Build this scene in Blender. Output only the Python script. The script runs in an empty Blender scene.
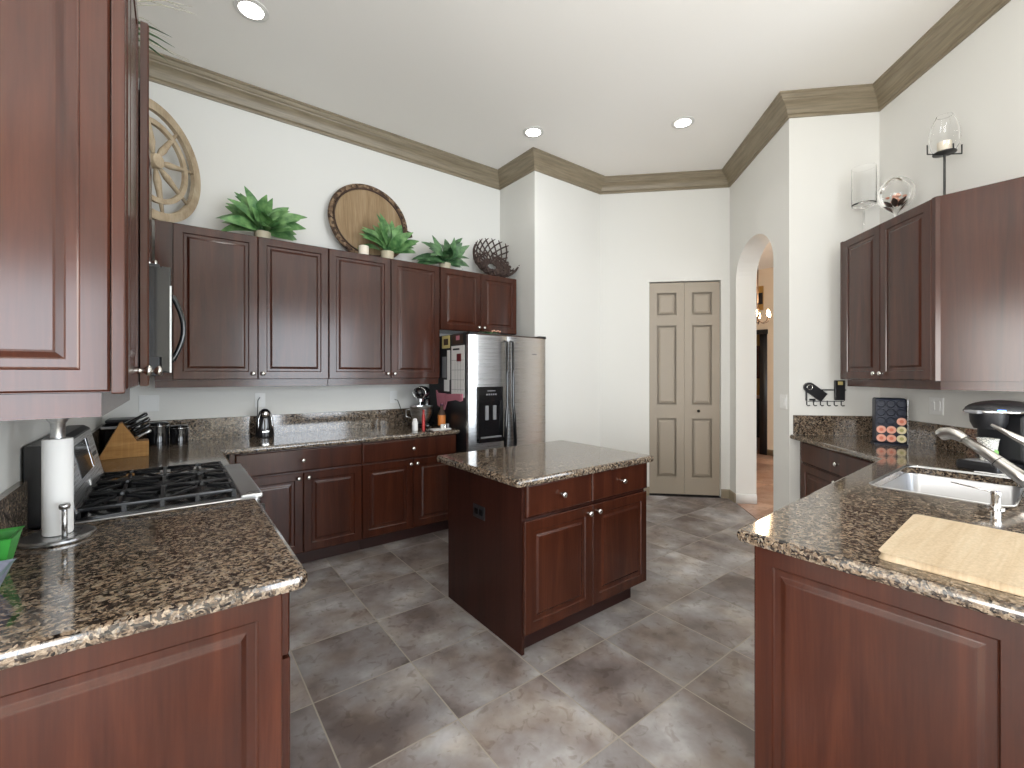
import bpy, bmesh, math, random
from mathutils import Vector, Matrix
random.seed(7)
sc = bpy.context.scene
PI = math.pi
# ------------------------------------------------------------------ camera
YAW = math.radians(37.1)
cd = bpy.data.cameras.new('camera'); cam = bpy.data.objects.new('camera', cd)
sc.collection.objects.link(cam); sc.camera = cam
cam.location = (0, 0, 1.41); cam.rotation_euler = (PI/2, 0, -YAW)
cd.sensor_width = 36.0; cd.lens = 36.0*442/1024
cd.shift_x = (512-507.5)/1024; cd.shift_y = (374.5-384)/1024
cd.clip_start = 0.02
# ------------------------------------------------------------------ world, exposure, daylight
w = bpy.data.worlds.new('world'); sc.world = w; w.use_nodes = True
wb = w.node_tree.nodes['Background']; wb.inputs[0].default_value = (0.86, 0.93, 1.0, 1); wb.inputs[1].default_value = 1.6
sc.view_settings.view_transform = 'Standard'; sc.view_settings.look = 'None'
sc.view_settings.gamma = 1; sc.view_settings.use_curve_mapping = False
sc.view_settings.exposure = 0.22

def area(name, loc, target, sx, sy, power, col=(1, 1, 1), spread=180):
    l = bpy.data.lights.new(name, 'AREA'); l.shape = 'RECTANGLE'; l.size = sx; l.size_y = sy
    l.energy = power; l.color = col; l.spread = math.radians(spread)
    o = bpy.data.objects.new(name, l); sc.collection.objects.link(o); o.location = loc
    o.rotation_euler = (Vector(target)-Vector(loc)).to_track_quat('-Z', 'Y').to_euler()
    return o
DAY = (0.88, 0.95, 1.03)
area('rear_door_daylight', (2.6, -4.15, 1.42), (2.6, 0, 1.42), 2.3, 2.6, 150, DAY)
area('rear_window_daylight', (-1.8, -4.15, 1.5), (-1.8, 0, 1.5), 2.6, 1.9, 135, DAY)
area('side_window_daylight', (-4.15, -.4, 1.5), (0, -.4, 1.5), 3.1, 1.9, 215, (1.0, .965, .92))
area('side_window_daylight', (4.47, -2.2, 1.6), (0, -2.2, 1.6), 2.0, 1.5, 50, DAY)
area('hall_fill_light', (6.3, -1.6, 1.6), (6.3, 3.0, 1.3), 2.0, 1.8, 16, (1.0, 0.93, 0.85))  # added fill for the hall, no window stands there

# ------------------------------------------------------------------ materials
def newmat(name):
    m = bpy.data.materials.new(name); m.use_nodes = True
    return m, m.node_tree.nodes, m.node_tree.links, m.node_tree.nodes['Principled BSDF']
def srgb(r, g, b):
    f = lambda c: (c/255/12.92) if c/255 <= .04045 else ((c/255+.055)/1.055)**2.4
    return (f(r), f(g), f(b), 1)
def plain(name, col, rough=.5, metal=0, coat=0, **kw):
    m, n, l, b = newmat(name)
    b.inputs['Base Color'].default_value = col; b.inputs['Roughness'].default_value = rough
    b.inputs['Metallic'].default_value = metal; b.inputs['Coat Weight'].default_value = coat
    for k, v in kw.items(): b.inputs[k.replace('_', ' ')].default_value = v
    return m
def ramp(n, stops):
    r = n.new('ShaderNodeValToRGB'); e = r.color_ramp.elements
    while len(e) < len(stops): e.new(.5)
    for x, (p, c) in zip(e, stops): x.position = p; x.color = c
    return r
def coords(n, l, scale=(1, 1, 1), rot=(0, 0, 0), kind='Object', loc=(0, 0, 0)):
    t = n.new('ShaderNodeTexCoord'); mp = n.new('ShaderNodeMapping')
    l.new(t.outputs[kind], mp.inputs[0]); mp.inputs['Scale'].default_value = scale
    mp.inputs['Rotation'].default_value = rot; mp.inputs['Location'].default_value = loc
    return mp
def noise(n, l, src, scale, detail=4, rough=.55, dist=0):
    x = n.new('ShaderNodeTexNoise'); x.inputs['Scale'].default_value = scale
    x.inputs['Detail'].default_value = detail; x.inputs['Roughness'].default_value = rough
    x.inputs['Distortion'].default_value = dist
    if src: l.new(src.outputs[0], x.inputs['Vector'])
    return x
def mixc(n, l, a, b, fac, mode='MIX'):
    x = n.new('ShaderNodeMix'); x.data_type = 'RGBA'; x.blend_type = mode
    for s, v in ((6, a), (7, b), (0, fac)):
        if hasattr(v, 'links') or hasattr(v, 'is_linked'): l.new(v, x.inputs[s])
        else: x.inputs[s].default_value = v
    return x.outputs[2]
def bump(n, l, h, b, strength=.2, dist=.002):
    x = n.new('ShaderNodeBump'); x.inputs['Strength'].default_value = strength
    x.inputs['Distance'].default_value = dist
    l.new(h, x.inputs['Height']); l.new(x.outputs[0], b.inputs['Normal'])

def wood_mat(name, dark, mid, light, rough=.5, coat=.8, scale=(9, 9, .7)):
    m, n, l, b = newmat(name)
    c = coords(n, l, scale)
    a = noise(n, l, c, 1.6, 5, .6, .6)
    r = ramp(n, [(.25, dark), (.52, mid), (.8, light)]); l.new(a.outputs[0], r.inputs[0])
    f = noise(n, l, coords(n, l, (70, 70, 2.5)), 2.0, 3)
    r2 = ramp(n, [(.35, (.72, .72, .72, 1)), (.65, (1, 1, 1, 1))]); l.new(f.outputs[0], r2.inputs[0])
    l.new(mixc(n, l, r.outputs[0], r2.outputs[0], .55, 'MULTIPLY'), b.inputs['Base Color'])
    b.inputs['Roughness'].default_value = rough
    b.inputs['Coat Weight'].default_value = coat; b.inputs['Coat Roughness'].default_value = .17; b.inputs['Specular IOR Level'].default_value = .05
    return m
M = {}
M['cherry'] = wood_mat('cherry_wood', srgb(48, 22, 13), srgb(65, 31, 19), srgb(81, 41, 26), .55, .85)
M['cherry_dark'] = wood_mat('cherry_wood_darker', srgb(42, 22, 17), srgb(52, 27, 21), srgb(60, 32, 25), .5, .4)  # darker cherry tone for the island body and side panel
M['toe'] = plain('dark_toe_board', srgb(44, 19, 15), .5)
M['wall'] = None
def wall_mat(name, col, b1=.08):
    m, n, l, b = newmat(name)
    c = coords(n, l)
    x = noise(n, l, c, 60, 5)
    b.inputs['Base Color'].default_value = col; b.inputs['Roughness'].default_value = .75
    bump(n, l, x.outputs[0], b, b1, .003)
    return m
M['wall'] = wall_mat('cream_wall_paint', srgb(224, 223, 218))
M['ceiling'] = wall_mat('ceiling_paint', srgb(246, 243, 238))
M['hallwall'] = wall_mat('tan_hall_paint', srgb(222, 206, 184))
M['crown'] = None
def crown_mat():
    m, n, l, b = newmat('taupe_faux_wood_crown')
    x = noise(n, l, coords(n, l, (3, 3, 60)), 1.5, 4)
    r = ramp(n, [(.3, srgb(120, 108, 88)), (.7, srgb(148, 136, 114))]); l.new(x.outputs[0], r.inputs[0])
    l.new(r.outputs[0], b.inputs['Base Color']); b.inputs['Roughness'].default_value = .42
    return m
M['crown'] = crown_mat()
def granite():
    m, n, l, b = newmat('brown_speckled_granite')
    c = coords(n, l, (1, 1, 1), kind='Object')
    warp = noise(n, l, c, 22, 3)
    sc_ = n.new('ShaderNodeVectorMath'); sc_.operation = 'MULTIPLY_ADD'
    l.new(warp.outputs['Color'], sc_.inputs[0]); sc_.inputs[1].default_value = (.05, .05, .05)
    l.new(c.outputs[0], sc_.inputs[2])
    v = n.new('ShaderNodeTexVoronoi'); v.inputs['Scale'].default_value = 135; l.new(sc_.outputs[0], v.inputs['Vector'])
    sep = n.new('ShaderNodeSeparateColor'); l.new(v.outputs['Color'], sep.inputs[0])
    r = ramp(n, [(.0, srgb(34, 29, 27)), (.20, srgb(58, 48, 42)), (.34, srgb(108, 92, 78)), (.6, srgb(140, 121, 101)), (.82, srgb(164, 148, 128)), (1, srgb(116, 110, 104))])
    l.new(sep.outputs[0], r.inputs[0])
    big = noise(n, l, c, 62, 6, .7, .4)
    r2 = ramp(n, [(.38, srgb(66, 58, 53)), (.53, (1, 1, 1, 1))]); l.new(big.outputs[0], r2.inputs[0])
    col = mixc(n, l, r.outputs[0], r2.outputs[0], .85, 'MULTIPLY')
    fine = noise(n, l, c, 240, 3); r3 = ramp(n, [(.38, (.45, .42, .4, 1)), (.55, (1, 1, 1, 1))]); l.new(fine.outputs[0], r3.inputs[0])
    col = mixc(n, l, col, r3.outputs[0], .6, 'MULTIPLY')
    l.new(col, b.inputs['Base Color'])
    b.inputs['Roughness'].default_value = .09; b.inputs['Specular IOR Level'].default_value = 1.0
    return m
M['granite'] = granite()
def floor_mat(name, cols, grout, pitch, ox, oy, rough=.38, rot=0):
    m, n, l, b = newmat(name)
    c = coords(n, l, (1, 1, 1), rot=(0, 0, rot), loc=(-ox, -oy, 0))
    br = n.new('ShaderNodeTexBrick'); l.new(c.outputs[0], br.inputs['Vector'])
    br.offset = 0; br.squash = 1; br.inputs['Scale'].default_value = 1
    br.inputs['Mortar Size'].default_value = .0032; br.inputs['Mortar Smooth'].default_value = .2
    br.inputs['Brick Width'].default_value = pitch; br.inputs['Row Height'].default_value = pitch
    br.inputs['Color1'].default_value = (0, 0, 0, 1); br.inputs['Color2'].default_value = (1, 1, 1, 1)
    # per-tile offset of the cloud pattern
    off = n.new('ShaderNodeVectorMath'); off.operation = 'MULTIPLY_ADD'
    l.new(br.outputs['Color'], off.inputs[0]); off.inputs[1].default_value = (7, 5, 3); l.new(c.outputs[0], off.inputs[2])
    cl = n.new('ShaderNodeTexNoise'); cl.inputs['Scale'].default_value = 3.2; cl.inputs['Detail'].default_value = 5; cl.inputs['Roughness'].default_value = .55
    l.new(off.outputs[0], cl.inputs['Vector'])
    r = ramp(n, [(.34, cols[0]), (.45, cols[1]), (.56, cols[2]), (.68, cols[3])]); l.new(cl.outputs[0], r.inputs[0])
    tr = ramp(n, [(0, (.62, .61, .62, 1)), (1, (1.0, 1.0, 1.0, 1))]); l.new(br.outputs['Color'], tr.inputs[0])
    col = mixc(n, l, r.outputs[0], tr.outputs[0], .9, 'MULTIPLY')
    # dark veins
    vn = n.new('ShaderNodeTexNoise'); vn.inputs['Scale'].default_value = 17; vn.inputs['Detail'].default_value = 8; vn.inputs['Distortion'].default_value = 1.2
    l.new(off.outputs[0], vn.inputs['Vector'])
    vr = ramp(n, [(.34, (.62, .56, .50, 1)), (.44, (1, 1, 1, 1))]); l.new(vn.outputs[0], vr.inputs[0])
    col = mixc(n, l, col, vr.outputs[0], .6, 'MULTIPLY')
    wm = n.new('ShaderNodeTexNoise'); wm.inputs['Scale'].default_value = 4.5; wm.inputs['Detail'].default_value = 4
    l.new(c.outputs[0], wm.inputs['Vector'])
    wr = ramp(n, [(.45, (1, 1, 1, 1)), (.62, (1.0, .92, .82, 1))]); l.new(wm.outputs[0], wr.inputs[0])
    col = mixc(n, l, col, wr.outputs[0], .8, 'MULTIPLY')
    col = mixc(n, l, col, grout, br.outputs['Fac'])
    l.new(col, b.inputs['Base Color'])
    b.inputs['Roughness'].default_value = rough
    inv = n.new('ShaderNodeMath'); inv.operation = 'SUBTRACT'; inv.inputs[0].default_value = 1; l.new(br.outputs['Fac'], inv.inputs[1])
    bump(n, l, inv.outputs[0], b, .4, .002)
    return m
M['floor'] = floor_mat('grey_slate_look_tile', [srgb(113, 103, 100), srgb(142, 133, 130), srgb(162, 158, 157), srgb(194, 192, 192)], srgb(158, 150, 138), .452, .026, .206)
M['hallfloor'] = floor_mat('pink_travertine_tile', [srgb(176, 140, 120), srgb(190, 154, 134), srgb(202, 170, 150), srgb(214, 184, 166)], srgb(160, 130, 112), .46, .1, .2)
M['steel'] = None
def steel(name, base, rough, sc_=(3, 3, 120)):
    m, n, l, b = newmat(name)
    x = noise(n, l, coords(n, l, sc_), 3, 3)
    r = ramp(n, [(.3, (rough*.75,)*3+(1,)), (.7, (rough*1.25,)*3+(1,))]); l.new(x.outputs[0], r.inputs[0])
    l.new(r.outputs[0], b.inputs['Roughness']); b.inputs['Metallic'].default_value = 1
    b.inputs['Base Color'].default_value = base
    return m
M['steel'] = steel('brushed_stainless_steel', (.56, .565, .57, 1), .30, (1, 1, 260))
M['sinksteel'] = plain('satin_sink_steel', (.40, .40, .41, 1), .30, .9)
M['satin'] = plain('satin_faucet_steel', (.60, .58, .55, 1), .28, 1)
M['nickel'] = plain('satin_nickel', (.72, .70, .66, 1), .22, 1)
M['chrome'] = plain('polished_chrome', (.8, .8, .8, 1), .06, 1)
M['black_gloss'] = plain('black_gloss_plastic', (.008, .008, .009, 1), .12, 0, .3)
M['black'] = plain('black_satin', (.012, .012, .014, 1), .38)
M['iron'] = plain('black_cast_iron', (.012, .012, .013, 1), .3)
M['navy'] = plain('dark_navy_plastic', (.012, .016, .035, 1), .35)
M['white'] = plain('white_plastic', (.82, .82, .80, 1), .4)
M['offwhite'] = plain('white_paper', (.80, .79, .77, 1), .85)
M['paint_white'] = plain('white_trim_paint', (.72, .71, .68, 1), .5)
M['door'] = plain('taupe_door_paint', srgb(164, 153, 138), .45)
M['glass'] = plain('clear_glass', (1, 1, 1, 1), .02, 0, 0, Transmission_Weight=1.0, IOR=1.3)
M['wax'] = plain('ivory_wax', srgb(232, 222, 204), .5)
M['potpourri'] = plain('peach_potpourri', srgb(226, 172, 148), .8)
M['brown'] = plain('dark_brown_bark', srgb(70, 52, 42), .8)
M['twig'] = plain('dark_twig', srgb(66, 50, 44), .75)
M['ltwood'] = wood_mat('knife_block_beech', srgb(150, 108, 62), srgb(172, 128, 78), srgb(188, 146, 94), .45, 0, (4, 30, 30))
M['maple'] = wood_mat('maple_board', srgb(184, 162, 132), srgb(200, 180, 152), srgb(210, 194, 168), .5, 0, (1.2, 22, 10))
M['palewood'] = wood_mat('weathered_pale_wood', srgb(160, 140, 114), srgb(188, 170, 144), srgb(206, 192, 168), .8, 0, (5, 5, 5))
M['traywood'] = wood_mat('tray_base_wood', srgb(142, 118, 90), srgb(162, 138, 108), srgb(180, 156, 126), .7, 0, (12, 12, 1.5))
M['bark'] = None
def barkmat():
    m, n, l, b = newmat('mottled_bark_rim')
    v = n.new('ShaderNodeTexVoronoi'); v.inputs['Scale'].default_value = 42; l.new(coords(n, l).outputs[0], v.inputs['Vector'])
    s = n.new('ShaderNodeSeparateColor'); l.new(v.outputs['Color'], s.inputs[0])
    r = ramp(n, [(0, srgb(52, 36, 26)), (.5, srgb(104, 80, 60)), (1, srgb(150, 126, 100))]); l.new(s.outputs[0], r.inputs[0])
    l.new(r.outputs[0], b.inputs['Base Color']); b.inputs['Roughness'].default_value = .8
    bump(n, l, v.outputs['Distance'], b, .6, .01)
    return m
M['bark'] = barkmat()
def leafmat(name, a, b_):
    m, n, l, b = newmat(name)
    x = noise(n, l, coords(n, l), 14, 3)
    r = ramp(n, [(.35, a), (.65, b_)]); l.new(x.outputs[0], r.inputs[0])
    l.new(r.outputs[0], b.inputs['Base Color']); b.inputs['Roughness'].default_value = .42
    return m
M['leaf'] = leafmat('fresh_green_leaf', srgb(58, 104, 56), srgb(124, 166, 104))
M['leaf2'] = leafmat('deep_green_leaf', srgb(44, 80, 50), srgb(100, 140, 92))
M['pot'] = plain('pale_ceramic', srgb(196, 186, 160), .5)
M['grass'] = plain('dried_grass', srgb(168, 162, 140), .8)
M['pink'] = plain('pink_cloth', srgb(186, 116, 130), .8)
M['red'] = plain('red_plastic', srgb(170, 30, 26), .35)
M['green'] = plain('bright_green_plastic', srgb(60, 150, 60), .4)
M['blueglass'] = plain('pale_blue_tray', srgb(150, 154, 176), .3)
M['orange'] = plain('orange_label', srgb(214, 128, 60), .5)
M['yellow'] = plain('yellow_card', srgb(214, 196, 130), .7)
M['podpink'] = plain('peach_pod_lid', srgb(232, 170, 148), .4)
M['podcream'] = plain('cream_pod_lid', srgb(226, 214, 176), .4)
M['ledblue'] = plain('blue_indicator', (.1, .3, 1, 1), .4, Emission_Color=(.15, .35, 1, 1), Emission_Strength=4.0)
M['lamp'] = plain('lit_lamp_lens', (1, 1, 1, 1), .4, Emission_Color=(1, .96, .9, 1), Emission_Strength=14.0)
M['bulb'] = plain('warm_lit_bulb', (1, .8, .5, 1), .4, Emission_Color=(1, .72, .42, 1), Emission_Strength=22.0)
M['grey'] = plain('grey_plastic', (.22, .22, .23, 1), .4)
M['gold'] = plain('gold_painting', srgb(168, 128, 66), .6)

# ------------------------------------------------------------------ mesh helpers
def obj(name, bm, mat, parent=None, smooth=False, angle=None):
    bmesh.ops.recalc_face_normals(bm, faces=bm.faces)
    me = bpy.data.meshes.new(name); bm.to_mesh(me); bm.free()
    mats = mat if isinstance(mat, (list, tuple)) else [mat]
    for m in mats: me.materials.append(m)
    if smooth:
        for p in me.polygons: p.use_smooth = True
        if angle: me.set_sharp_from_angle(angle=math.radians(angle))
        for p in me.polygons:
            if len(p.vertices) > 8 or (abs(p.normal.z) > .9995 and p.area > .0004): p.use_smooth = False
    o = bpy.data.objects.new(name, me); sc.collection.objects.link(o)
    if parent: o.parent = parent
    return o
def thing(name, label, cat, loc=(0, 0, 0), rz=0, group=None, rot=None):
    o = bpy.data.objects.new(name, None); sc.collection.objects.link(o)
    o.empty_display_size = .05
    o.location = loc; o.rotation_euler = rot if rot else (0, 0, rz)
    o['label'] = label; o['category'] = cat
    if group: o['group'] = group
    return o
def tag(o, label, cat, group=None, kind=None):
    o['label'] = label; o['category'] = cat
    if group: o['group'] = group
    if kind: o['kind'] = kind
    return o
def struct(o, label=None, cat=None):
    o['kind'] = 'structure'
    if label: o['label'] = label
    if cat: o['category'] = cat
    return o
def box(bm, x0, x1, y0, y1, z0, z1, bev=0, mi=0):
    r = bmesh.ops.create_cube(bm, size=1)
    vs = r['verts']
    for v in vs:
        v.co = Vector(((x0+x1)/2+v.co.x*(x1-x0), (y0+y1)/2+v.co.y*(y1-y0), (z0+z1)/2+v.co.z*(z1-z0)))
    fs = set(f for v in vs for f in v.link_faces)
    for f in fs: f.material_index = mi
    if bev:
        es = list(set(e for v in vs for e in v.link_edges))
        r = bmesh.ops.bevel(bm, geom=es, offset=bev, segments=2, profile=.5, affect='EDGES')
        for f in r['faces']: f.material_index = mi
def B(name, mat, parent, *a, bev=0, **k):
    bm = bmesh.new(); box(bm, *a, bev=bev); return obj(name, bm, mat, parent, **k)
def lathe(bm, prof, seg=24, cx=0, cy=0, cz=0, mi=0, mat4=None):
    rings = []
    for r, z in prof:
        if r < 1e-6: rings.append([bm.verts.new((cx, cy, cz+z))])
        else: rings.append([bm.verts.new((cx+r*math.cos(2*PI*i/seg), cy+r*math.sin(2*PI*i/seg), cz+z)) for i in range(seg)])
    for a, b in zip(rings, rings[1:]):
        if len(a) == 1 and len(b) == 1: continue
        for i in range(seg):
            j = (i+1) % seg
            if len(a) == 1: f = bm.faces.new((a[0], b[j], b[i]))
            elif len(b) == 1: f = bm.faces.new((a[i], a[j], b[0]))
            else: f = bm.faces.new((a[i], a[j], b[j], b[i]))
            f.material_index = mi
    if mat4 is not None:
        for rg in rings:
            for v in rg: v.co = mat4 @ v.co
def tube(bm, pts, rad, seg=8, mi=0, closed=False):
    pts = [Vector(p) for p in pts]; n = len(pts)
    rads = rad if isinstance(rad, (list, tuple)) else [rad]*n
    rings = []; up = None
    for i, p in enumerate(pts):
        if closed: t = (pts[(i+1) % n]-pts[i-1]).normalized()
        else: t = (pts[min(i+1, n-1)]-pts[max(i-1, 0)]).normalized()
        if up is None: up = t.orthogonal().normalized()
        else: up = (up-t*up.dot(t)).normalized()
        s = t.cross(up)
        rings.append([bm.verts.new(p+(up*math.cos(2*PI*k/seg)+s*math.sin(2*PI*k/seg))*rads[i]) for k in range(seg)])
    rr = list(zip(rings, rings[1:]))+([(rings[-1], rings[0])] if closed else [])
    for a, b in rr:
        for k in range(seg):
            j = (k+1) % seg; f = bm.faces.new((a[k], a[j], b[j], b[k])); f.material_index = mi
    if not closed:
        for r in (rings[0], rings[-1]):
            f = bm.faces.new(r); f.material_index = mi
def prism(bm, poly, z0, z1, mi=0):
    a = [bm.verts.new((x, y, z0)) for x, y in poly]; b = [bm.verts.new((x, y, z1)) for x, y in poly]
    fs = [bm.faces.new(a), bm.faces.new(b)]
    n = len(poly)
    for i in range(n): fs.append(bm.faces.new((a[i], a[(i+1) % n], b[(i+1) % n], b[i])))
    for f in fs: f.material_index = mi
    return a+b
def offset_poly(poly, d):
    """inset a CCW polygon by d"""
    n = len(poly); out = []
    for i in range(n):
        p0, p1, p2 = Vector(poly[i-1]), Vector(poly[i]), Vector(poly[(i+1) % n])
        e1 = (p1-p0).normalized(); e2 = (p2-p1).normalized()
        n1 = Vector((-e1.y, e1.x)); n2 = Vector((-e2.y, e2.x))
        m = (n1+n2)
        if m.length < 1e-6: m = n1
        m = m/max(m.dot(n1), .3)
        out.append((p1.x+m.x*d, p1.y+m.y*d))
    return out
def round_poly(poly, radii, seg=5):
    n = len(poly); out = []
    for i in range(n):
        r = radii[i] if isinstance(radii, (list, tuple)) else radii
        p0, p1, p2 = Vector(poly[i-1]), Vector(poly[i]), Vector(poly[(i+1) % n])
        if r <= 0: out.append(tuple(p1)); continue
        a = (p0-p1).normalized(); b = (p2-p1).normalized()
        ang = a.angle(b); t = r/math.tan(ang/2)
        s, e = p1+a*t, p1+b*t
        c = p1+(a+b).normalized()*(r/math.sin(ang/2))
        for k in range(seg+1):
            q = (s-c).lerp(e-c, k/seg); q = q.normalized()*r+c if q.length > 1e-9 else s
            out.append((q.x, q.y))
    return out
def flat_top(o):
    """true flat shading of horizontal faces (needs split edges round them)"""
    me = o.data; bm = bmesh.new(); bm.from_mesh(me)
    for e in bm.edges:
        if len(e.link_faces) == 2:
            a, b = [abs(f.normal.z) > .9995 for f in e.link_faces]
            if a != b: e.smooth = False
    bm.to_mesh(me); bm.free()
def slab(bm, poly, z0, z1, r=.012, hole=None):
    """countertop: rounded edge all round, optional hole (CCW)"""
    h = z1-z0; r = min(r, h/2-.001)
    levels = [(r, z0), (r*.3, z0+r*.3), (0, z0+r)] + [(0, z1-r), (r*.3, z1-r*.3), (r, z1)]
    rings = [[bm.verts.new((x, y, z)) for x, y in offset_poly(poly, d)] for d, z in levels]
    n = len(poly)
    for a, b in zip(rings, rings[1:]):
        for i in range(n): bm.faces.new((a[i], a[(i+1) % n], b[(i+1) % n], b[i]))
    if not hole:
        bm.faces.new(rings[0]); bm.faces.new(rings[-1])
    else:
        hr = [[bm.verts.new((x, y, z)) for x, y in hole] for z in (z0, z1)]
        m = len(hole)
        for i in range(m): bm.faces.new((hr[0][i], hr[0][(i+1) % m], hr[1][(i+1) % m], hr[1][i]))
        for rg, ho in ((rings[0], hr[0]), (rings[-1], hr[1])):
            es = []
            for lp in (rg, ho):
                for i in range(len(lp)):
                    e = bm.edges.get((lp[i], lp[(i+1) % len(lp)])) or bm.edges.new((lp[i], lp[(i+1) % len(lp)]))
                    es.append(e)
            bmesh.ops.triangle_fill(bm, edges=es, use_beauty=True, use_dissolve=False)
def frame_at(p, ang):
    return Matrix.Translation(Vector(p)) @ Matrix.Rotation(ang, 4, 'Z')

# ------------------------------------------------------------------ room shell
CZ = 3.70
P = [(-.39, 1.20), (-.39, 4.13), (3.015, 4.13), (3.015, 3.515), (4.035, 3.515), (5.06, 2.49), (4.09, 1.52), (4.57, 1.04), (3.33, -.20)]
kitchen = [(-4.25, -4.25), (4.55, -4.25), (4.55, -.42), (3.45, -.12), (4.60, 1.02), (4.08, 1.54), (5.08, 2.50), (4.07, 3.55), (3.05, 3.55), (3.05, 4.2), (-4.25, 4.2)]
bm = bmesh.new(); prism(bm, kitchen, -.1, 0); struct(obj('floor', bm, M['floor']))
B_ = bmesh.new(); prism(B_, [(-3.98, -3.98), (4.28, -3.98), (4.28, -.8), (-3.98, -.8)], .0, .012); struct(obj('floor_bounce', B_, plain('pale_bounce_floor', srgb(226, 220, 208), .95)))  # unseen pale floor added behind the camera to bounce light up to the ceiling
bm = bmesh.new(); prism(bm, kitchen, CZ, CZ+.1); struct(obj('ceiling', bm, M['ceiling']))
bm = bmesh.new(); prism(bm, [(4.11, 1.54), (4.60, 1.02), (5.6, -2.0), (11.5, -2.0), (11.5, 6.0), (5.9, 6.0), (5.9, 3.4), (5.08, 2.50)], -.1, -.001)
struct(obj('floor_hall', bm, M['hallfloor']))
bm = bmesh.new(); prism(bm, [(4.55, 1.50), (4.9, .9), (5.6, -2.0), (8.3, -2.0), (8.3, 6.0), (5.9, 6.0), (5.9, 3.4), (5.30, 2.50)], 3.27, 3.37)
struct(obj('ceiling_hall', bm, M['ceiling']))

def wall_seg(name, p, q, th, z0=0, z1=CZ, mat=None, holes=(), notch=None, ext=(0, 0)):
    """wall from p to q, interior on the right of travel; notch = list of (s,z) inserted along the floor line; holes = list of (s0,s1,z0,z1)"""
    p, q = Vector(p), Vector(q); d = (q-p); L = d.length; d.normalize()
    out = Vector((-d.y, d.x))
    if out.dot(Vector((0, 0))) is None: pass
    bm = bmesh.new()
    outline = [(-ext[0], z0)]+(notch or [])+[(L+ext[1], z0), (L+ext[1], z1), (-ext[0], z1)]
    loops = [outline]+[[(a, c), (b, c), (b, e), (a, e)] for a, b, c, e in holes]
    fr, bk = [], []
    for lp in loops:
        F = [bm.verts.new((p.x+d.x*s, p.y+d.y*s, z)) for s, z in lp]
        K = [bm.verts.new((p.x+d.x*s+out.x*th, p.y+d.y*s+out.y*th, z)) for s, z in lp]
        n = len(lp)
        for i in range(n): bm.faces.new((F[i], F[(i+1) % n], K[(i+1) % n], K[i]))
        fr.append(F); bk.append(K)
    for side in (fr, bk):
        es = []
        for lp in side:
            for i in range(len(lp)): es.append(bm.edges.get((lp[i], lp[(i+1) % len(lp)])))
        bmesh.ops.triangle_fill(bm, edges=es, use_beauty=True, use_dissolve=False)
    o = obj(name, bm, mat or M['wall']); struct(o); return o
wall_seg('wall_left', P[0], P[1], .12, ext=(0, .12))
wall_seg('wall_back', P[1], P[2], .12, ext=(0, 0))
wall_seg('wall_fridge_side', P[2], P[3], .12, ext=(.12, -.12))
wall_seg('wall_fridge_return', (P[3][0]+.0, P[3][1]), P[4], .12, ext=(0, .05))
Lp = (Vector(P[5])-Vector(P[4])).length
D0 = (Vector((4.445, 3.114))-Vector(P[4])).length-.01; D1 = D0+.79
wall_seg('wall_pantry', P[4], P[5], .13, notch=[(D0, 0), (D0, 2.49), (D1, 2.49), (D1, 0)], ext=(0, .1))
# arch
La = (Vector(P[6])-Vector(P[5])).length
pa = Vector(P[5]); da = (Vector(P[6])-pa).normalized()
A0 = (Vector((4.926, 2.356))-pa).length; A1 = (Vector((4.293, 1.723))-pa).length
arch = [(A0, 0), (A0, 2.44)]
for k in range(1, 24):
    t = PI*k/24; arch.append(((A0+A1)/2-math.cos(t)*(A1-A0)/2, 2.44+.345*math.sin(t)))
arch += [(A1, 2.44), (A1, 0)]
wall_seg('wall_arch', P[5], P[6], .21, notch=arch)
wall_seg('wall_hook', P[6], P[7], .10, ext=(-.21, 0))
wall_seg('wall_right', P[7], P[8], .12, ext=(.1, 0))
wall_seg('wall_right_jog', P[8], (4.3, -.5), .08, ext=(0, .1))
wall_seg('wall_right_rear', (4.3, -.5), (4.3, -4.2), .12, holes=[(.7, 2.7, .85, 2.35)])
wall_seg('wall_rear', (4.4, -4.0), (-4.2, -4.0), .12, holes=[(.65, 2.95, .08, 2.74), (4.90, 7.50, .55, 2.45)])
wall_seg('wall_side', (-4.0, -4.1), (-4.0, 1.3), .12, holes=[(2.15, 5.25, .55, 2.45)])
wall_seg('wall_side_return', (-4.1, 1.20), (-.39, 1.20), .12)
# hall
wall_seg('wall_hall_far', (8.3, 6.0), (8.3, -2.0), .12, z1=3.4, mat=M['hallwall'], notch=[(1.3, 0), (1.3, 2.15), (2.57, 2.15), (2.57, 0)])
wall_seg('wall_hall_side', (5.9, 3.4), (5.9, 6.0), .1, z1=3.4, mat=M['hallwall'])
wall_seg('wall_hall_end', (5.8, 6.0), (11.5, 6.0), .1, z1=3.4, mat=M['hallwall'])
wall_seg('wall_hall_closet', (5.27, 2.55), (5.95, 3.42), .06, z1=3.4, mat=M['hallwall'])
wall_seg('wall_den', (11.0, 6.0), (11.0, -1.0), .12, z1=3.4, mat=M['gold'])
bm = bmesh.new(); prism(bm, [(8.42, 2), (11, 2), (11, 6), (8.42, 6)], 2.9, 3.0); struct(obj('ceiling_den', bm, M['ceiling']))
bm = bmesh.new(); prism(bm, [(8.32, 2), (11, 2), (11, 6), (8.32, 6)], -.001, .004); struct(obj('floor_den', bm, plain('brown_wood_floor', srgb(92, 62, 44), .4)))

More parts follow.
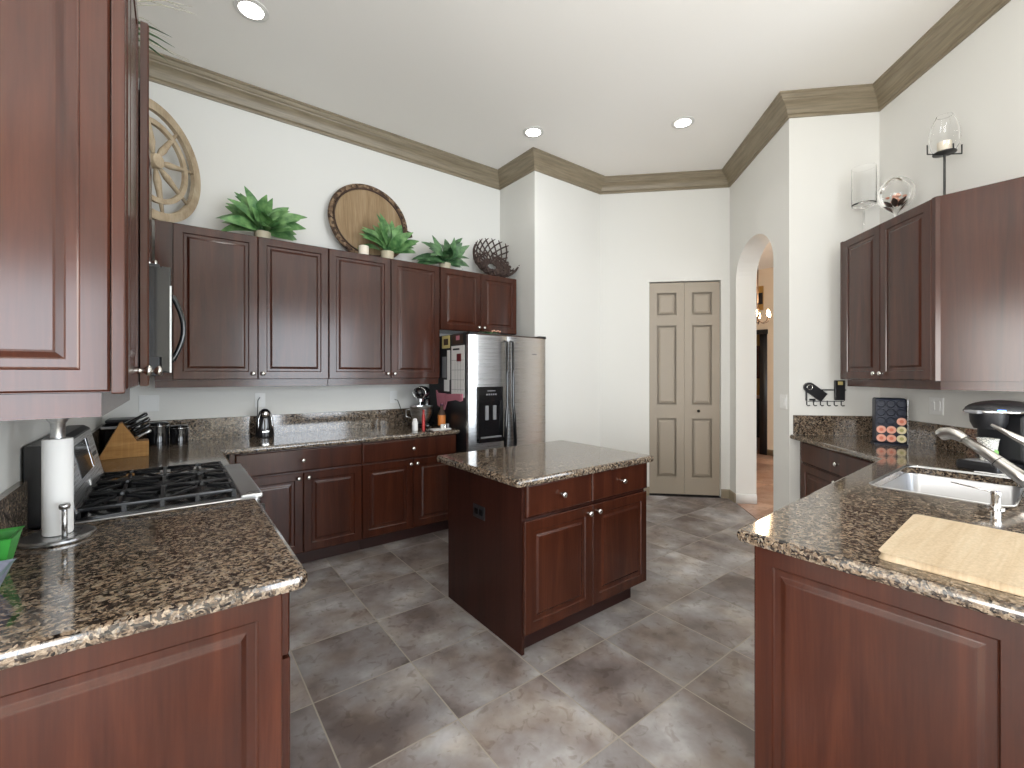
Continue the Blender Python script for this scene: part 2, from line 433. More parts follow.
def sweep_trim(name, path, prof, mat, zbase, closed=False):
    """sweep profile (offset inward, z) along path, interior on the right of travel, mitred"""
    bm = bmesh.new(); rings = []
    n = len(path)
    for i in range(n):
        p = Vector(path[i])
        e1 = (p-Vector(path[i-1])).normalized() if i > 0 else None
        e2 = (Vector(path[i+1])-p).normalized() if i < n-1 else None
        e1 = e1 or e2; e2 = e2 or e1
        n1 = Vector((e1.y, -e1.x)); n2 = Vector((e2.y, -e2.x))
        m = n1+n2; m = m/m.dot(n1)
        rings.append([bm.verts.new((p.x+m.x*o, p.y+m.y*o, zbase+z)) for o, z in prof])
    for a, b in zip(rings, rings[1:]):
        for k in range(len(prof)):
            j = (k+1) % len(prof); bm.faces.new((a[k], a[j], b[j], b[k]))
    bm.faces.new(rings[0]); bm.faces.new(rings[-1])
    o = obj(name, bm, mat, smooth=True, angle=25); struct(o); return o
cp = [(0, 0), (.012, 0), (.016, .008), (.016, .020), (.026, .026), (.030, .034), (.034, .052), (.046, .076), (.066, .096), (.084, .106), (.088, .114), (.098, .118),
      (.104, .126), (.112, .140), (.126, .146), (.126, .158), (0, .158)]
sweep_trim('trim_1', [(-.39, 1.21)]+P[1:]+[(4.3, -.5), (4.3, -3.99)], cp, M['crown'], CZ-.158)
bp_ = [(0, 0), (.014, 0), (.014, .085), (.010, .092), (.010, .10), (0, .10)]
sb = plain('taupe_baseboard', srgb(150, 138, 118), .5)
pp = Vector(P[4]); dp = (Vector(P[5])-pp).normalized()
def onp(s): return tuple(pp+dp*s)
sweep_trim('baseboard_pantry', [P[3], P[4], onp(D0-.002)], bp_, sb, 0)
ar0 = tuple(pa+da*(A0-.001)); outv = Vector((1, -1)).normalized()
sweep_trim('baseboard_arch', [onp(D1+.002), P[5], ar0], bp_, sb, 0)
j0 = pa+da*A0
sweep_trim('baseboard_jamb', [tuple(j0), tuple(j0+outv*.21)], bp_, M['paint_white'], 0)
sweep_trim('baseboard_hook', [tuple(pa+da*A1), P[6], (4.10, 1.51)], bp_, M['paint_white'], 0)
sweep_trim('baseboard_hall', [(8.3, 3.43), (8.3, 1.0)], bp_, sb, 0)
sweep_trim('trim_2', [(8.3, 3.55), (8.3, 3.43)], [(0, 0), (.02, 0), (.02, 2.2), (0, 2.2)], M['black'], 0).location = (-.001, 0, 0)
B('trim_3', M['black'], None, 8.26, 8.30, 3.42, 4.75, 2.12, 2.20)['kind'] = 'structure'

# ------------------------------------------------------------------ cabinetry
def raised_panel(bm, w, h, th=.02, rail=.055, cx=0, z=0, y=0):
    """door front: faces -y, lower-left corner at (cx,z), front plane y"""
    lv = [(0, th), (0, .004), (.004, 0), (rail, 0), (rail+.003, .005), (rail+.006, .007), (rail+.022, .007), (rail+.025, .0065), (rail+.036, .0005), (rail+.040, .0)]
    rings = []
    for i, d in lv:
        x0, x1, z0, z1 = cx+i, cx+w-i, z+i, z+h-i
        rings.append([bm.verts.new(q) for q in ((x0, y+d, z0), (x1, y+d, z0), (x1, y+d, z1), (x0, y+d, z1))])
    for a, b in zip(rings, rings[1:]):
        for k in range(4): bm.faces.new((a[k], a[(k+1) % 4], b[(k+1) % 4], b[k]))
    bm.faces.new(rings[0]); bm.faces.new(rings[-1])
def slab_front(bm, w, h, th=.02, cx=0, z=0):
    lv = [(0, th), (0, .006), (.005, .002), (.010, 0)]
    rings = []
    for i, d in lv:
        x0, x1, z0, z1 = cx+i, cx+w-i, z+i, z+h-i
        rings.append([bm.verts.new(q) for q in ((x0, d, z0), (x1, d, z0), (x1, d, z1), (x0, d, z1))])
    for a, b in zip(rings, rings[1:]):
        for k in range(4): bm.faces.new((a[k], a[(k+1) % 4], b[(k+1) % 4], b[k]))
    bm.faces.new(rings[0]); bm.faces.new(rings[-1])
def knob(parent, x, z, y=0):
    bm = bmesh.new()
    lathe(bm, [(0, 0), (.008, 0), (.006, .004), (.005, .012), (.010, .016), (.0155, .021), (.0155, .026), (.011, .031), (0, .032)], 16,
          mat4=Matrix.Translation((x, y, z)) @ Matrix.Rotation(PI/2, 4, 'X'))
    return obj('knob', bm, M['nickel'], parent, smooth=True)
def cabinet(name, label, cat, loc, rz, w, depth, h, doors=(), drawers=(), toe=0, group=None, rail=None, bodyx=None, wood='cherry', depth0=.0205):
    t = thing(name, label, cat, loc, rz, group)
    z0 = toe
    bx = bodyx or (0, w)
    bm = bmesh.new(); box(bm, bx[0]+.0008, bx[1]-.0008, depth0, depth, z0, h); obj('body', bm, M[wood], t)
    if toe: B('toe_kick', M['toe'], t, bx[0]+.001, bx[1]-.001, .075, depth-.01, 0, toe)
    for (x0, x1, za, zb, kx, kz) in doors:
        bm = bmesh.new(); raised_panel(bm, x1-x0-.004, zb-za, cx=x0+.002, z=za); d = obj('door', bm, M[wood], t)
        if kx is not None: knob(d, kx, kz)
    for (x0, x1, za, zb, ks) in drawers:
        bm = bmesh.new(); slab_front(bm, x1-x0-.004, zb-za, cx=x0+.002, z=za); d = obj('drawer', bm, M[wood], t)
        for kx in ks: knob(d, kx, (za+zb)/2)
    if rail: B('light_rail', M[wood], t, *rail)
    return t
UT, UB = 2.443, 1.372
FY = 3.75     # front plane of the doors on the back wall's upper cabinets
# upper cabinets, back wall
def upper(name, label, x0, xs, z0, knobs, x_body=None):
    hh = UT-z0; drs = []
    for (a, b), kx in zip(zip(xs, xs[1:]), knobs):
        drs.append((a-x0, b-x0, .004, hh-.004, (kx-x0), .045))
    w_ = xs[-1]-x0
    return cabinet(name, label, 'cabinet', (x0, FY, z0), 0, w_, 4.125-FY, hh, drs, group=None,
                   rail=((0.002, w_-.002, .03, .05, -.052, -.001) if z0 < 1.5 else None))
upper('wall_cabinet', 'cherry wall cabinet on the back wall with two tall doors, beside the microwave corner', -.10, [-.005, .504, 1.010], UB, [.504-.032, .504+.032])
upper('wall_cabinet', 'tall two-door cherry wall cabinet directly left of the short cabinet above the refrigerator', 1.012, [1.012, 1.541, 2.028], UB, [1.541-.032, 1.541+.032])
upper('wall_cabinet', 'short two-door cherry wall cabinet directly above the refrigerator', 2.032, [2.034, 2.498, 2.963], 1.84, [2.498-.032, 2.498+.032])
# upper cabinets, left wall (fronts face +x)
t = thing('wall_cabinet', 'tall cherry wall cabinet filling the upper left corner, with a raised end panel', 'cabinet', (-.1, 1.25, UB), 0)
B('body', M['cherry'], t, -.288, 0, .02, .81, 0, UT-UB)
bm = bmesh.new(); raised_panel(bm, .281, UT-UB-.004, rail=.045, cx=-.288, z=.002, y=0); obj('end_panel', bm, M['cherry'], t)
B('corner_post', M['cherry'], t, -.005, .018, .0, .03, -.003, UT-UB, bev=.003)
B('light_rail', M['cherry'], t, -.286, -.022, .024, .80, -.052, -.001)
bm = bmesh.new(); raised_panel(bm, .375, UT-UB-.008); d = obj('door', bm, M['cherry'], t)
d.location = (.0205, .034, .004); d.rotation_euler = (0, 0, PI/2); knob(d, .345, .045)
bm = bmesh.new(); raised_panel(bm, .375, UT-UB-.008); bmesh.ops.translate(bm, verts=bm.verts, vec=(-.375, 0, 0)); d = obj('door', bm, M['cherry'], t)
d.location = (.0225, .794, .004); d.rotation_euler = (0, 0, PI/2+math.radians(3.2)); knob(d, -.345, .045)
# cabinet above the microwave
t = cabinet('wall_cabinet', 'short cherry cabinet above the microwave on the left wall', 'cabinet', (-.085, 2.068, 1.84), PI/2, .76, .30, UT-1.84,
            [(0, .38, .004, UT-1.848, .35, .045), (.38, .76, .004, UT-1.848, .41, .045)])
t = cabinet('wall_cabinet', 'cherry corner wall cabinet beyond the microwave on the left wall', 'cabinet', (-.105, 2.834, UB), PI/2, .912, .28, UT-UB,
            [(0, .42, .004, UT-UB-.008, .39, .045)])
# base cabinets on the back wall
BT = .874
FB = 3.475
def base_unit(label, x0, w_, dr, dd, loc=None, rz=0, depth=.62, group=None, knobs=None):
    return cabinet('base_cabinet', label, 'cabinet', loc or (x0, FB, 0), rz, w_, depth, BT, dd, dr, toe=.10, group=group)
base_unit('cherry base cabinet on the back wall nearest the range, wide drawer over two doors', .30, .889,
          [(.03, .889, .705, .865, [.455])], [(.03, .459, .11, .695, .425, .655), (.459, .889, .11, .695, .493, .655)])
base_unit('cherry base cabinet on the back wall beside the refrigerator, one wide drawer over two doors', 1.191, .86,
          [(0, .86, .705, .865, [.43])], [(.0, .435, .11, .695, .405, .655), (.435, .86, .11, .695, .465, .655)])
# left run base (fronts face +x): between end and range, range, corner
t = base_unit('cherry base cabinet at the near end of the left counter with a raised end panel', 0, .82,
          [(.0, .82, .705, .865, [.41])], [(0, .41, .11, .695, .38, .655), (.41, .82, .11, .695, .44, .655)], loc=(.237, 1.222, 0), rz=PI/2)
bm = bmesh.new(); raised_panel(bm, .598, .774, rail=.052); d = obj('end_panel', bm, M['cherry'], t)
d.parent = t; d.location = (-.021, .62, .10); d.rotation_euler = (0, 0, -PI/2)
base_unit('cherry corner base cabinet between the range and the back run of cabinets', 0, .62, [], [(.0, .60, .11, .865, None, 0)], loc=(.237, 2.83, 0), rz=PI/2)
# right run: sink base (fronts face +y, away from the camera), decorative end panel faces -x
t = cabinet('base_cabinet', 'cherry sink base cabinet with a large raised end panel on its left end', 'cabinet', (3.30, .665, 0), PI, 1.81, .58, BT,
            [(.1, .53, .11, .695, .50, .655), (.53, .96, .11, .695, .56, .655)], [(.1, .96, .705, .865, [])], toe=.10)
bm = bmesh.new(); raised_panel(bm, .575, .872, rail=.052, y=0); d = obj('end_panel', bm, M['cherry'], t)
d.location = (1.835, .02, .0); d.rotation_euler = (0, 0, PI/2)
b_ = [c for c in t.children if c.name.startswith('body')][0]
bm = bmesh.new(); box(bm, .0008, 1.8092, .0205, .58, .10, .69); box(bm, .865, 1.8092, .0205, .58, .69, BT); box(bm, .0008, .865, .0205, .045, .69, BT); box(bm, .0008, .06, .045, .58, .69, BT); box(bm, .06, .865, .52, .58, .69, BT)
bm.to_mesh(b_.data); bm.free()
t = thing('base_cabinet', 'plain cherry end post beyond the sink cabinet at the right edge of the photo', 'cabinet', (1.465, .0, 0))
B('post', M['cherry'], t, 0, .05, .041, .068, 0, BT, bev=.003); B('body', M['cherry'], t, .012, 1.8, -.27, .04, 0, BT)
# diagonal base cabinet against the right wall (fronts face -D2 direction)
a45 = math.radians(45)
# local x runs along (-1,-1)?  front faces (-1,+1)
def diag(x, y): return (x, y)
t = cabinet('base_cabinet', 'cherry base cabinet on the diagonal counter under the hook rack, drawer over door', 'cabinet', (4.073, 1.455, 0), -3*PI/4, 1.0, .60, BT,
            [(.06, .575, .11, .695, .545, .655), (.575, .99, .11, .695, .605, .655)], [(.06, .99, .705, .865, [.557])], toe=.10)
# right upper cabinet (mitred end panel)
RW = thing('wall_cabinet', 'cherry two-door wall cabinet on the right wall with a wide flat angled end', 'cabinet', (4.166, 1.19, UB), -3*PI/4)
uw = (Vector((4.166, 1.19))-Vector((3.526, .549))).length   # 0.906
hh = UT-UB
bm = bmesh.new(); prism(bm, [(0.001, .0205), (uw+.006, .0205), (uw+.357, .372), (0.001, .372)], 0, hh); obj('body', bm, M['cherry'], RW)
for (x0, x1, kx) in ((.03, .445, .415), (.447, uw-.03, .477)):
    bm = bmesh.new(); raised_panel(bm, x1-x0, hh-.008, cx=x0, z=.004); d = obj('door', bm, M['cherry'], RW); knob(d, kx, .045)
bm = bmesh.new(); box(bm, .0, .028, 0.002, .0205, 0, hh); obj('stile', bm, M['cherry'], RW)
bm = bmesh.new(); prism(bm, [(uw-.028, .004), (uw-.002, .004), (uw+.012, .0205), (uw-.028, .0205)], 0, hh); obj('stile', bm, M['cherry'], RW)
bm = bmesh.new(); prism(bm, [(.04, .03), (uw-.002, .03), (uw+.320, .352), (uw+.300, .366), (.04, .366)], -.052, -.001); obj('light_rail', bm, M['cherry'], RW)
# island
t = thing('kitchen_island', 'cherry island cabinet with two drawers and two doors standing alone on the tiles', 'island', (1.410, 1.702, 0))
IH = .858
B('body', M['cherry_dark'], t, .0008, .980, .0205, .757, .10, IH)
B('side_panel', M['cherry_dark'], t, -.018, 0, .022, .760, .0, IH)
B('toe_kick', M['toe'], t, .002, .900, .06, .70, 0, .10)
for (x0, x1, kx) in ((-.013, .480, .445), (.483, .984, .518)):
    bm = bmesh.new(); raised_panel(bm, x1-x0, .57, cx=x0, z=.103); d = obj('door', bm, M['cherry'], t); knob(d, kx, .635)
for (x0, x1) in ((.002, .480), (.482, .994)):
    bm = bmesh.new(); slab_front(bm, x1-x0, .165, cx=x0, z=.690); d = obj('drawer', bm, M['cherry'], t); knob(d, (x0+x1)/2, .775)
pl = B('outlet_cover', M['black'], t, -.023, -.0182, .345, .465, .590, .665, bev=.002)
bm = bmesh.new()
for yy in (.370, .415): box(bm, -.0245, -.0225, yy, yy+.03, .612, .643)
obj('receptacle', bm, M['black_gloss'], pl)

# ------------------------------------------------------------------ countertops
def counter(name, label, poly, z0, z1, hole=None, r=.014, parent=None):
    bm = bmesh.new(); slab(bm, poly, z0, z1, r, hole)
    o = obj(name, bm, M['granite'], parent, smooth=True, angle=40)
    flat_top(o)
    return tag(o, label, 'countertop')
C0, C1 = .8745, .914
poly = round_poly([(-.388, 1.178), (.274, 1.178), (.274, 2.045), (-.388, 2.045)], [0, .03, 0, 0])
counter('countertop', 'brown speckled granite countertop on the near left, holding the paper towel roll', poly, C0, C1)
poly = [(-.388, 2.82), (.262, 2.82), (.262, 3.447), (2.068, 3.447), (2.068, 4.128), (-.388, 4.128)]
counter('countertop', 'L-shaped brown granite countertop along the back wall between range and refrigerator', poly, C0, C1)
sink = round_poly([(2.49, .175), (3.215, .175), (3.215, .612), (2.49, .612)], .06, 6)
poly = round_poly([(1.432, -.27), (3.24, -.27), (3.325, -.195), (4.564, 1.04), (4.088, 1.514), (4.062, 1.484), (3.33, .757), (1.436, .694)], [0, 0, 0, 0, 0, 0, 0, .03])
counter('countertop', 'large brown granite countertop around the sink on the right', poly, C0, C1, hole=sink)
poly = round_poly([(1.322, 1.662), (2.428, 1.662), (2.428, 2.505), (1.322, 2.505)], .025)
counter('countertop', 'rectangular brown granite top of the island', poly, IH+.0005, IH+.041)
def backsplash(label, p, q, th=.02):
    bm = bmesh.new(); p, q = Vector(p), Vector(q); d = (q-p).normalized(); nrm = Vector((d.y, -d.x))
    a, b = p+nrm*.001, q+nrm*.001
    prism(bm, [tuple(a), tuple(b), tuple(b+nrm*th), tuple(a+nrm*th)], C1+.0005, 1.073)
    return tag(obj('backsplash', bm, M['granite']), label, 'backsplash')
backsplash('granite backsplash strip along the back wall between the corner and the refrigerator', (-.36, 4.13), (2.07, 4.13))
backsplash('granite backsplash strip on the left wall behind the paper towel roll', (-.39, 1.2), (-.39, 2.04))
backsplash('granite backsplash strip on the left wall beyond the range', (-.39, 2.83), (-.39, 4.105))
backsplash('granite backsplash strip on the right wall behind the coffee maker', (4.545, 1.015), (3.37, -.16))
backsplash('short granite backsplash strip below the black hook rack', (4.11, 1.50), (4.57, 1.04))
# outlets and switches
def wallplate(name, label, p, rz, w_=.075, h_=.118, kind='outlet', n_=1):
    """p = centre on wall; local -y faces the room"""
    t = thing(name, label, kind, p, rz)
    B('plate', M['white'], t, -w_/2, w_/2, -.007, -.001, -h_/2, h_/2, bev=.002)
    for k in range(n_):
        xx = (k-(n_-1)/2)*.046
        if kind == 'outlet':
            bm = bmesh.new()
            for zz in (-.024, .024):
                lathe(bm, [(0, 0), (.016, 0), (.016, .002), (0, .002)], 16, mat4=Matrix.Translation((xx, -.0068, zz)) @ Matrix.Rotation(PI/2, 4, 'X'))
            obj('socket', bm, M['white'], t)
        else: B('rocker', M['white'], t, xx-.016, xx+.016, -.011, -.0065, -.033, .033, bev=.002)
    return t
wallplate('wall_outlet', 'white wall outlet above the electric can opener', (.57, 4.13, 1.20), 0)
wallplate('wall_outlet', 'white wall outlet behind the knife block', (-.14, 4.13, 1.20), 0, w_=.115, n_=2)
wallplate('wall_outlet', 'white wall outlet to the left of the stand mixer', (1.72, 4.13, 1.19), 0)
q = pa+da*(La-.09)
wallplate('light_switch', 'white double light switch plate right of the archway', (q.x, q.y, 1.18), PI/4-PI, .12, .12, kind='switch', n_=2)
wallplate('light_switch', 'white switch plate on the right wall behind the sink', (4.17, .64, 1.195), -3*PI/4, .115, .118, kind='switch', n_=2)

# ------------------------------------------------------------------ ceiling lights
for (x, y), lab in zip([(.39, 3.18), (2.71, 3.18), (3.69, 2.24), (1.5, .2), (3.0, .2), (-1.2, -.4), (-1.2, -2.6), (1.5, -2.6)],
        ['lit recessed ceiling light near the left crown, nearest the camera', 'lit recessed ceiling light above the refrigerator corner', 'lit recessed ceiling light nearest the archway',
         'recessed ceiling light behind the view over the aisle', 'recessed ceiling light over the sink', 'recessed ceiling light over the family room side window', 'recessed ceiling light in the far family room corner', 'recessed ceiling light by the rear glass door']):
    t = thing('ceiling_light', lab, 'ceiling light', (x, y, CZ), group='recessed ceiling lights')
    bm = bmesh.new(); lathe(bm, [(.070, -.001), (.098, -.001), (.098, -.006), (.070, -.009), (.070, -.001)], 32); obj('trim_ring', bm, M['paint_white'], t, smooth=True, angle=40)
    bm = bmesh.new(); lathe(bm, [(0, -.004), (.0695, -.004), (.0695, -.0015), (0, -.0015)], 32); obj('lens', bm, M['lamp'], t)
    l = bpy.data.lights.new('downlight', 'SPOT'); l.energy = 9; l.spot_size = math.radians(120); l.spot_blend = .7; l.shadow_soft_size = .07; l.color = (1, .97, .93)
    o = bpy.data.objects.new('downlight', l); sc.collection.objects.link(o); o.location = (x, y, CZ-.03)

# ------------------------------------------------------------------ range
R = thing('gas_range', 'stainless gas range with black cast iron grates between the two left countertops', 'range', (-.385, 2.055, 0))
# local: x 0..  .66 outward, y 0.. .755
B('body', M['black'], R, .02, .62, .002, .753, .0, .885)
B('oven_door', M['steel'], R, .62, .66, .006, .749, .18, .76, bev=.004)
bm = bmesh.new(); tube(bm, [(.665, .06, .73), (.695, .06, .73)], .009); tube(bm, [(.665, .70, .73), (.695, .70, .73)], .009); tube(bm, [(.70, .04, .73), (.70, .72, .73)], .012, 12)
obj('oven_handle', bm, M['steel'], R, smooth=True)
B('control_panel', M['black_gloss'], R, .62, .672, .004, .751, .77, .895, bev=.006)
for k in range(5):
    bm = bmesh.new(); lathe(bm, [(0, 0), (.021, 0), (.019, .022), (.014, .027), (0, .027)], 16, mat4=Matrix.Translation((.672, .09+k*.144, .84)) @ Matrix.Rotation(PI/2, 4, 'Y')); obj('control_knob', bm, M['black'], R, smooth=True, angle=40)
bm = bmesh.new()
box(bm, .07, .665, .001, .754, .886, .914, bev=.004)
obj('cooktop', bm, M['steel'], R)
B('front_rail', M['steel'], R, .60, .68, .001, .754, .905, .925, bev=.006)
B('cooktop_well', M['black_gloss'], R, .12, .585, .03, .725, .9145, .918)
for bx_, by_, br_ in ((.23, .17, .045), (.48, .17, .05), (.23, .585, .05), (.48, .585, .04), (.355, .378, .045)):
    bm = bmesh.new(); lathe(bm, [(0, 0), (br_+.012, 0), (br_+.008, .008), (br_, .010), (br_, .018), (br_*.9, .022), (0, .022)], 24, bx_, by_, .918)
    obj('burner', bm, M['iron'], R, smooth=True, angle=40)
for (gx0, gx1, gy0, gy1) in ((.115, .59, .025, .262), (.115, .59, .266, .489), (.115, .59, .493, .73)):
    bm = bmesh.new(); zt = .952; r_ = .0065
    cxs = (.23, .48); cy = (gy0+gy1)/2
    # frame
    fr = [(gx0+.01, gy0+.01), (gx1-.01, gy0+.01), (gx1-.01, gy1-.01), (gx0+.01, gy1-.01)]
    for i in range(4):
        a, b = fr[i], fr[(i+1) % 4]; dx_, dy_ = abs(a[0]-b[0]) > abs(a[1]-b[1]), 0
        if dx_: box(bm, min(a[0], b[0])-.006, max(a[0], b[0])+.006, a[1]-.006, a[1]+.006, zt-.014, zt, bev=.002)
        else: box(bm, a[0]-.006, a[0]+.006, min(a[1], b[1])-.006, max(a[1], b[1])+.006, zt-.014, zt, bev=.002)
    for fx in (gx0+.01, gx0+.13, (gx0+gx1)/2, gx1-.13, gx1-.01):
        for fy in (gy0+.01, gy1-.01): box(bm, fx-.007, fx+.007, fy-.007, fy+.007, .918, zt-.004)
    box(bm, (gx0+gx1)/2-.006, (gx0+gx1)/2+.006, gy0+.01, gy1-.01, zt-.012, zt+.001, bev=.002)
    for cx_ in cxs:
        for k in range(4):
            an = PI/4+k*PI/2
            p0 = (cx_+.026*math.cos(an), cy+.026*math.sin(an), zt+.004)
            ex = max(min(cx_+.16*math.cos(an), gx1-.01), gx0+.01); ey = max(min(cy+.16*math.sin(an), gy1-.01), gy0+.01)
            tube(bm, [p0, (cx_+.075*math.cos(an), cy+.075*math.sin(an), zt+.004), (ex, ey, zt-.005)], r_, 6)
        for sgn in (-1, 1):
            tube(bm, [(cx_, cy+sgn*.035, zt+.004), (cx_, (gy1 if sgn > 0 else gy0)-sgn*.01, zt-.004)], r_, 6)
            tube(bm, [(cx_+sgn*.035, cy, zt+.004), (cx_+sgn*.105, cy, zt-.002)], r_, 6)
    obj('grate', bm, M['iron'], R, smooth=True, angle=50)
# back console, slanted face
bm = bmesh.new()
prof = [(.004, .9145), (.118, .9145), (.125, .935), (.075, 1.165), (.055, 1.178), (.004, 1.178)]
a = [bm.verts.new((x, .002, z)) for x, z in prof]; b = [bm.verts.new((x, .753, z)) for x, z in prof]
bm.faces.new(a); bm.faces.new(b)
for i in range(len(prof)): bm.faces.new((a[i], a[(i+1) % 6], b[(i+1) % 6], b[i]))
con = obj('back_console', bm, M['black'], R)
def slant(y0, y1, u0, u1, off=.0012):
    """quad on the slanted face; u = 0 bottom .. 1 top"""
    d = Vector((.075-.125, 0, 1.165-.935)); n_ = Vector((.23, 0, .05)).normalized()
    bm = bmesh.new(); vs = []
    base = Vector((.125, 0, .935))
    for o_ in (0.0003, off):
        for (yy, uu) in ((y0, u0), (y1, u0), (y1, u1), (y0, u1)):
            q = base+d*uu+n_*o_; vs.append(bm.verts.new((q.x, yy, q.z)))
    bm.faces.new(vs[:4]); bm.faces.new(vs[4:])
    for i in range(4): bm.faces.new((vs[i], vs[(i+1) % 4], vs[4+(i+1) % 4], vs[4+i]))
    return bm
obj('console_face', slant(.01, .745, .02, .97, .003), M['steel'], con)
dz = slant(.24, .52, .35, .88, .005); obj('display', dz, M['black_gloss'], con)
obj('display_frame', slant(.535, .56, .35, .88, .006), M['chrome'], con)
obj('maker_badge', slant(.36, .385, .14, .24, .006), M['white'], con)
for k in range(6):
    obj('button', slant(.60+.02*k, .612+.02*k, .5, .56, .006), M['black'], con) if k < 5 else None

# ------------------------------------------------------------------ microwave (side on)
t = thing('microwave', 'black over-the-range microwave with a bowed black handle', 'microwave', (-.385, 2.07, 1.405))
B('body', M['black'], t, 0, .345, .002, .752, 0, .412, bev=.003)
B('side_trim', M['black_gloss'], t, .30, .366, .001, .012, .07, .40)
B('door', M['black_gloss'], t, .347, .378, .004, .58, .012, .405, bev=.004)
B('control_panel', M['black_gloss'], t, .347, .372, .585, .75, .012, .405, bev=.004)
B('door_edge', M['steel'], t, .3745, .3800, .0005, .0035, .012, .335)
bm = bmesh.new(); pts = [(.378, .035, .06)]
for k in range(11):
    a = k/10; pts.append((.385+.032*math.sin(PI*a), .035, .06+.24*a))
pts.append((.378, .035, .30)); tube(bm, pts, .009, 10); obj('handle', bm, M['black_gloss'], t, smooth=True)

# ------------------------------------------------------------------ refrigerator
t = thing('refrigerator', 'side-by-side stainless refrigerator with black sides and a black water dispenser', 'refrigerator', (2.08, 3.285, 0))
FW = .91
B('case', M['black'], t, .003, FW-.003, .075, .80, .03, 1.785, bev=.004)
B('base_grille', M['black'], t, .01, FW-.01, .03, .10, 0, .085)
def bowed_door(bm, x0, x1, z0, z1):
    n_ = 8; f, bk = [], []
    for i in range(n_+1):
        x = x0+(x1-x0)*i/n_
        edge = min(i, n_-i)/n_*2
        y = .055*((x/FW-.5)*2)**2*.45+ (.012 if i in (0, n_) else 0)
        f.append((x, y)); bk.append((x, .07))
    poly = f+bk[::-1]
    prism(bm, poly, z0, z1)
split = .405
for nm, x0, x1 in (('freezer_door', 0, split-.003), ('fresh_food_door', split+.003, FW)):
    bm = bmesh.new(); bowed_door(bm, x0, x1, .10, 1.765)
    d = obj(nm, bm, M['steel'], t, smooth=True, angle=35)
B('top_hinge_cover', M['black'], t, .005, .09, .02, .14, 1.7655, 1.79, bev=.004); B('top_hinge_cover', M['black'], t, FW-.09, FW-.005, .02, .14, 1.7655, 1.79, bev=.004)
bm = bmesh.new(); 
prism(bm, [(.0, .024), (.1, .015), (.25, .006), (.455, .001), (.66, .006), (.81, .015), (.91, .024), (.91, .07), (0, .07)], 1.7655, 1.775); obj('top_trim', bm, M['brown'], t)
for hx in (split-.035, split+.035):
    bm = bmesh.new(); s_ = 1 if hx > split else -1
    pts = [(hx, -.005, 1.70), (hx, -.04, 1.69)]
    for k in range(9):
        a = k/8; pts.append((hx+s_*.012*math.sin(PI*a), -.05, 1.66-.62*a) if k < 5 else (hx+s_*.012, -.05, 1.66-.62*a))
    pts = [(hx, .004, 1.72), (hx, -.035, 1.71), (hx, -.038, 1.40), (hx, -.04, 1.13), (hx+s_*.012, -.045, 1.00), (hx+s_*.022, -.045, .80), (hx+s_*.018, -.04, .62), (hx, -.025, .52), (hx, .004, .50)]
    tube(bm, pts, [.011, .013, .014, .014, .017, .018, .016, .012, .011], 10); obj('door_handle', bm, M['black_gloss'], t, smooth=True)
bm = bmesh.new()
yb = .012
box(bm, .075, .345, -.016, .045, 1.17, 1.30, bev=.004)      # control strip
box(bm, .075, .095, -.016, .045, .82, 1.17); box(bm, .325, .345, -.016, .045, .82, 1.17); box(bm, .075, .345, -.024, .045, .80, .84, bev=.003)
box(bm, .095, .325, -.003, .045, .84, 1.17)
d = obj('water_dispenser', bm, M['black_gloss'], t)
bm = bmesh.new(); box(bm, .15, .185, -.013, -.0028, 1.00, 1.13, bev=.003); obj('paddle', bm, M['grey'], d)
bm = bmesh.new(); box(bm, .235, .27, -.013, -.0028, 1.00, 1.13, bev=.003); obj('paddle', bm, M['grey'], d)
B('drip_tray', M['grey'], d, .10, .32, -.022, -.0028, .8405, .852)
bm = bmesh.new()
for k in range(5): box(bm, .155+k*.024, .170+k*.024, -.0180, -.0158, 1.222, 1.238)
box(bm, .165, .255, -.0180, -.0158, 1.258, 1.266)
obj('control_buttons', bm, M['grey'], d)
B('maker_badge', M['grey'], t, .70, .77, -.002+.010, .014, 1.60, 1.612)
# side papers : on the left side (x = 2.08), facing -x ; y positions from front
def side_sheet(name, label, cat, y0, y1, z0, z1, mat, th=.003, group=None, x=2.081):
    bm = bmesh.new(); box(bm, x-th, x-.0005, y0, y1, z0, z1)
    return tag(obj(name, bm, mat), label, cat, group)
cal = side_sheet('wall_calendar', 'long white calendar pad hung on the black side of the refrigerator', 'calendar', 3.385, 3.62, 1.20, 1.675, M['offwhite'])
for k in range(4): 
    c = B('ruled_line', M['grey'], cal, 2.0765, 2.0778, 3.39, 3.615, 1.27+k*.09, 1.273+k*.09)
    c['label'] = 'thin grey ruled line'
for k in range(3): B('ruled_line', M['grey'], cal, 2.0765, 2.0778, 3.45+k*.05, 3.4515+k*.05, 1.25, 1.53)
ph = side_sheet('photo_card', 'yellow-bordered photo card at the top of the refrigerator side', 'photo', 3.65, 3.80, 1.66, 1.78, M['yellow'])
B('picture', M['brown'], ph, 2.0768, 2.0779, 3.68, 3.765, 1.69, 1.75)
side_sheet('photo_card', 'dark photo with pink corner above the calendar', 'photo', 3.41, 3.60, 1.69, 1.775, M['brown'], group=None)
side_sheet('sticky_note', 'small pink note over the dark photo', 'note', 3.47, 3.53, 1.725, 1.765, M['pink'], x=2.0775)
side_sheet('photo_card', 'narrow white photo strip at the edge of the refrigerator side left of the calendar', 'photo', 3.645, 3.70, 1.36, 1.64, M['offwhite'])
side_sheet('photo_card', 'black and white film strip card below the yellow photo', 'photo', 3.715, 3.80, 1.38, 1.58, M['grey'])
side_sheet('photo_card', 'small white card below the film strip card', 'photo', 3.66, 3.76, 1.25, 1.36, M['offwhite'])
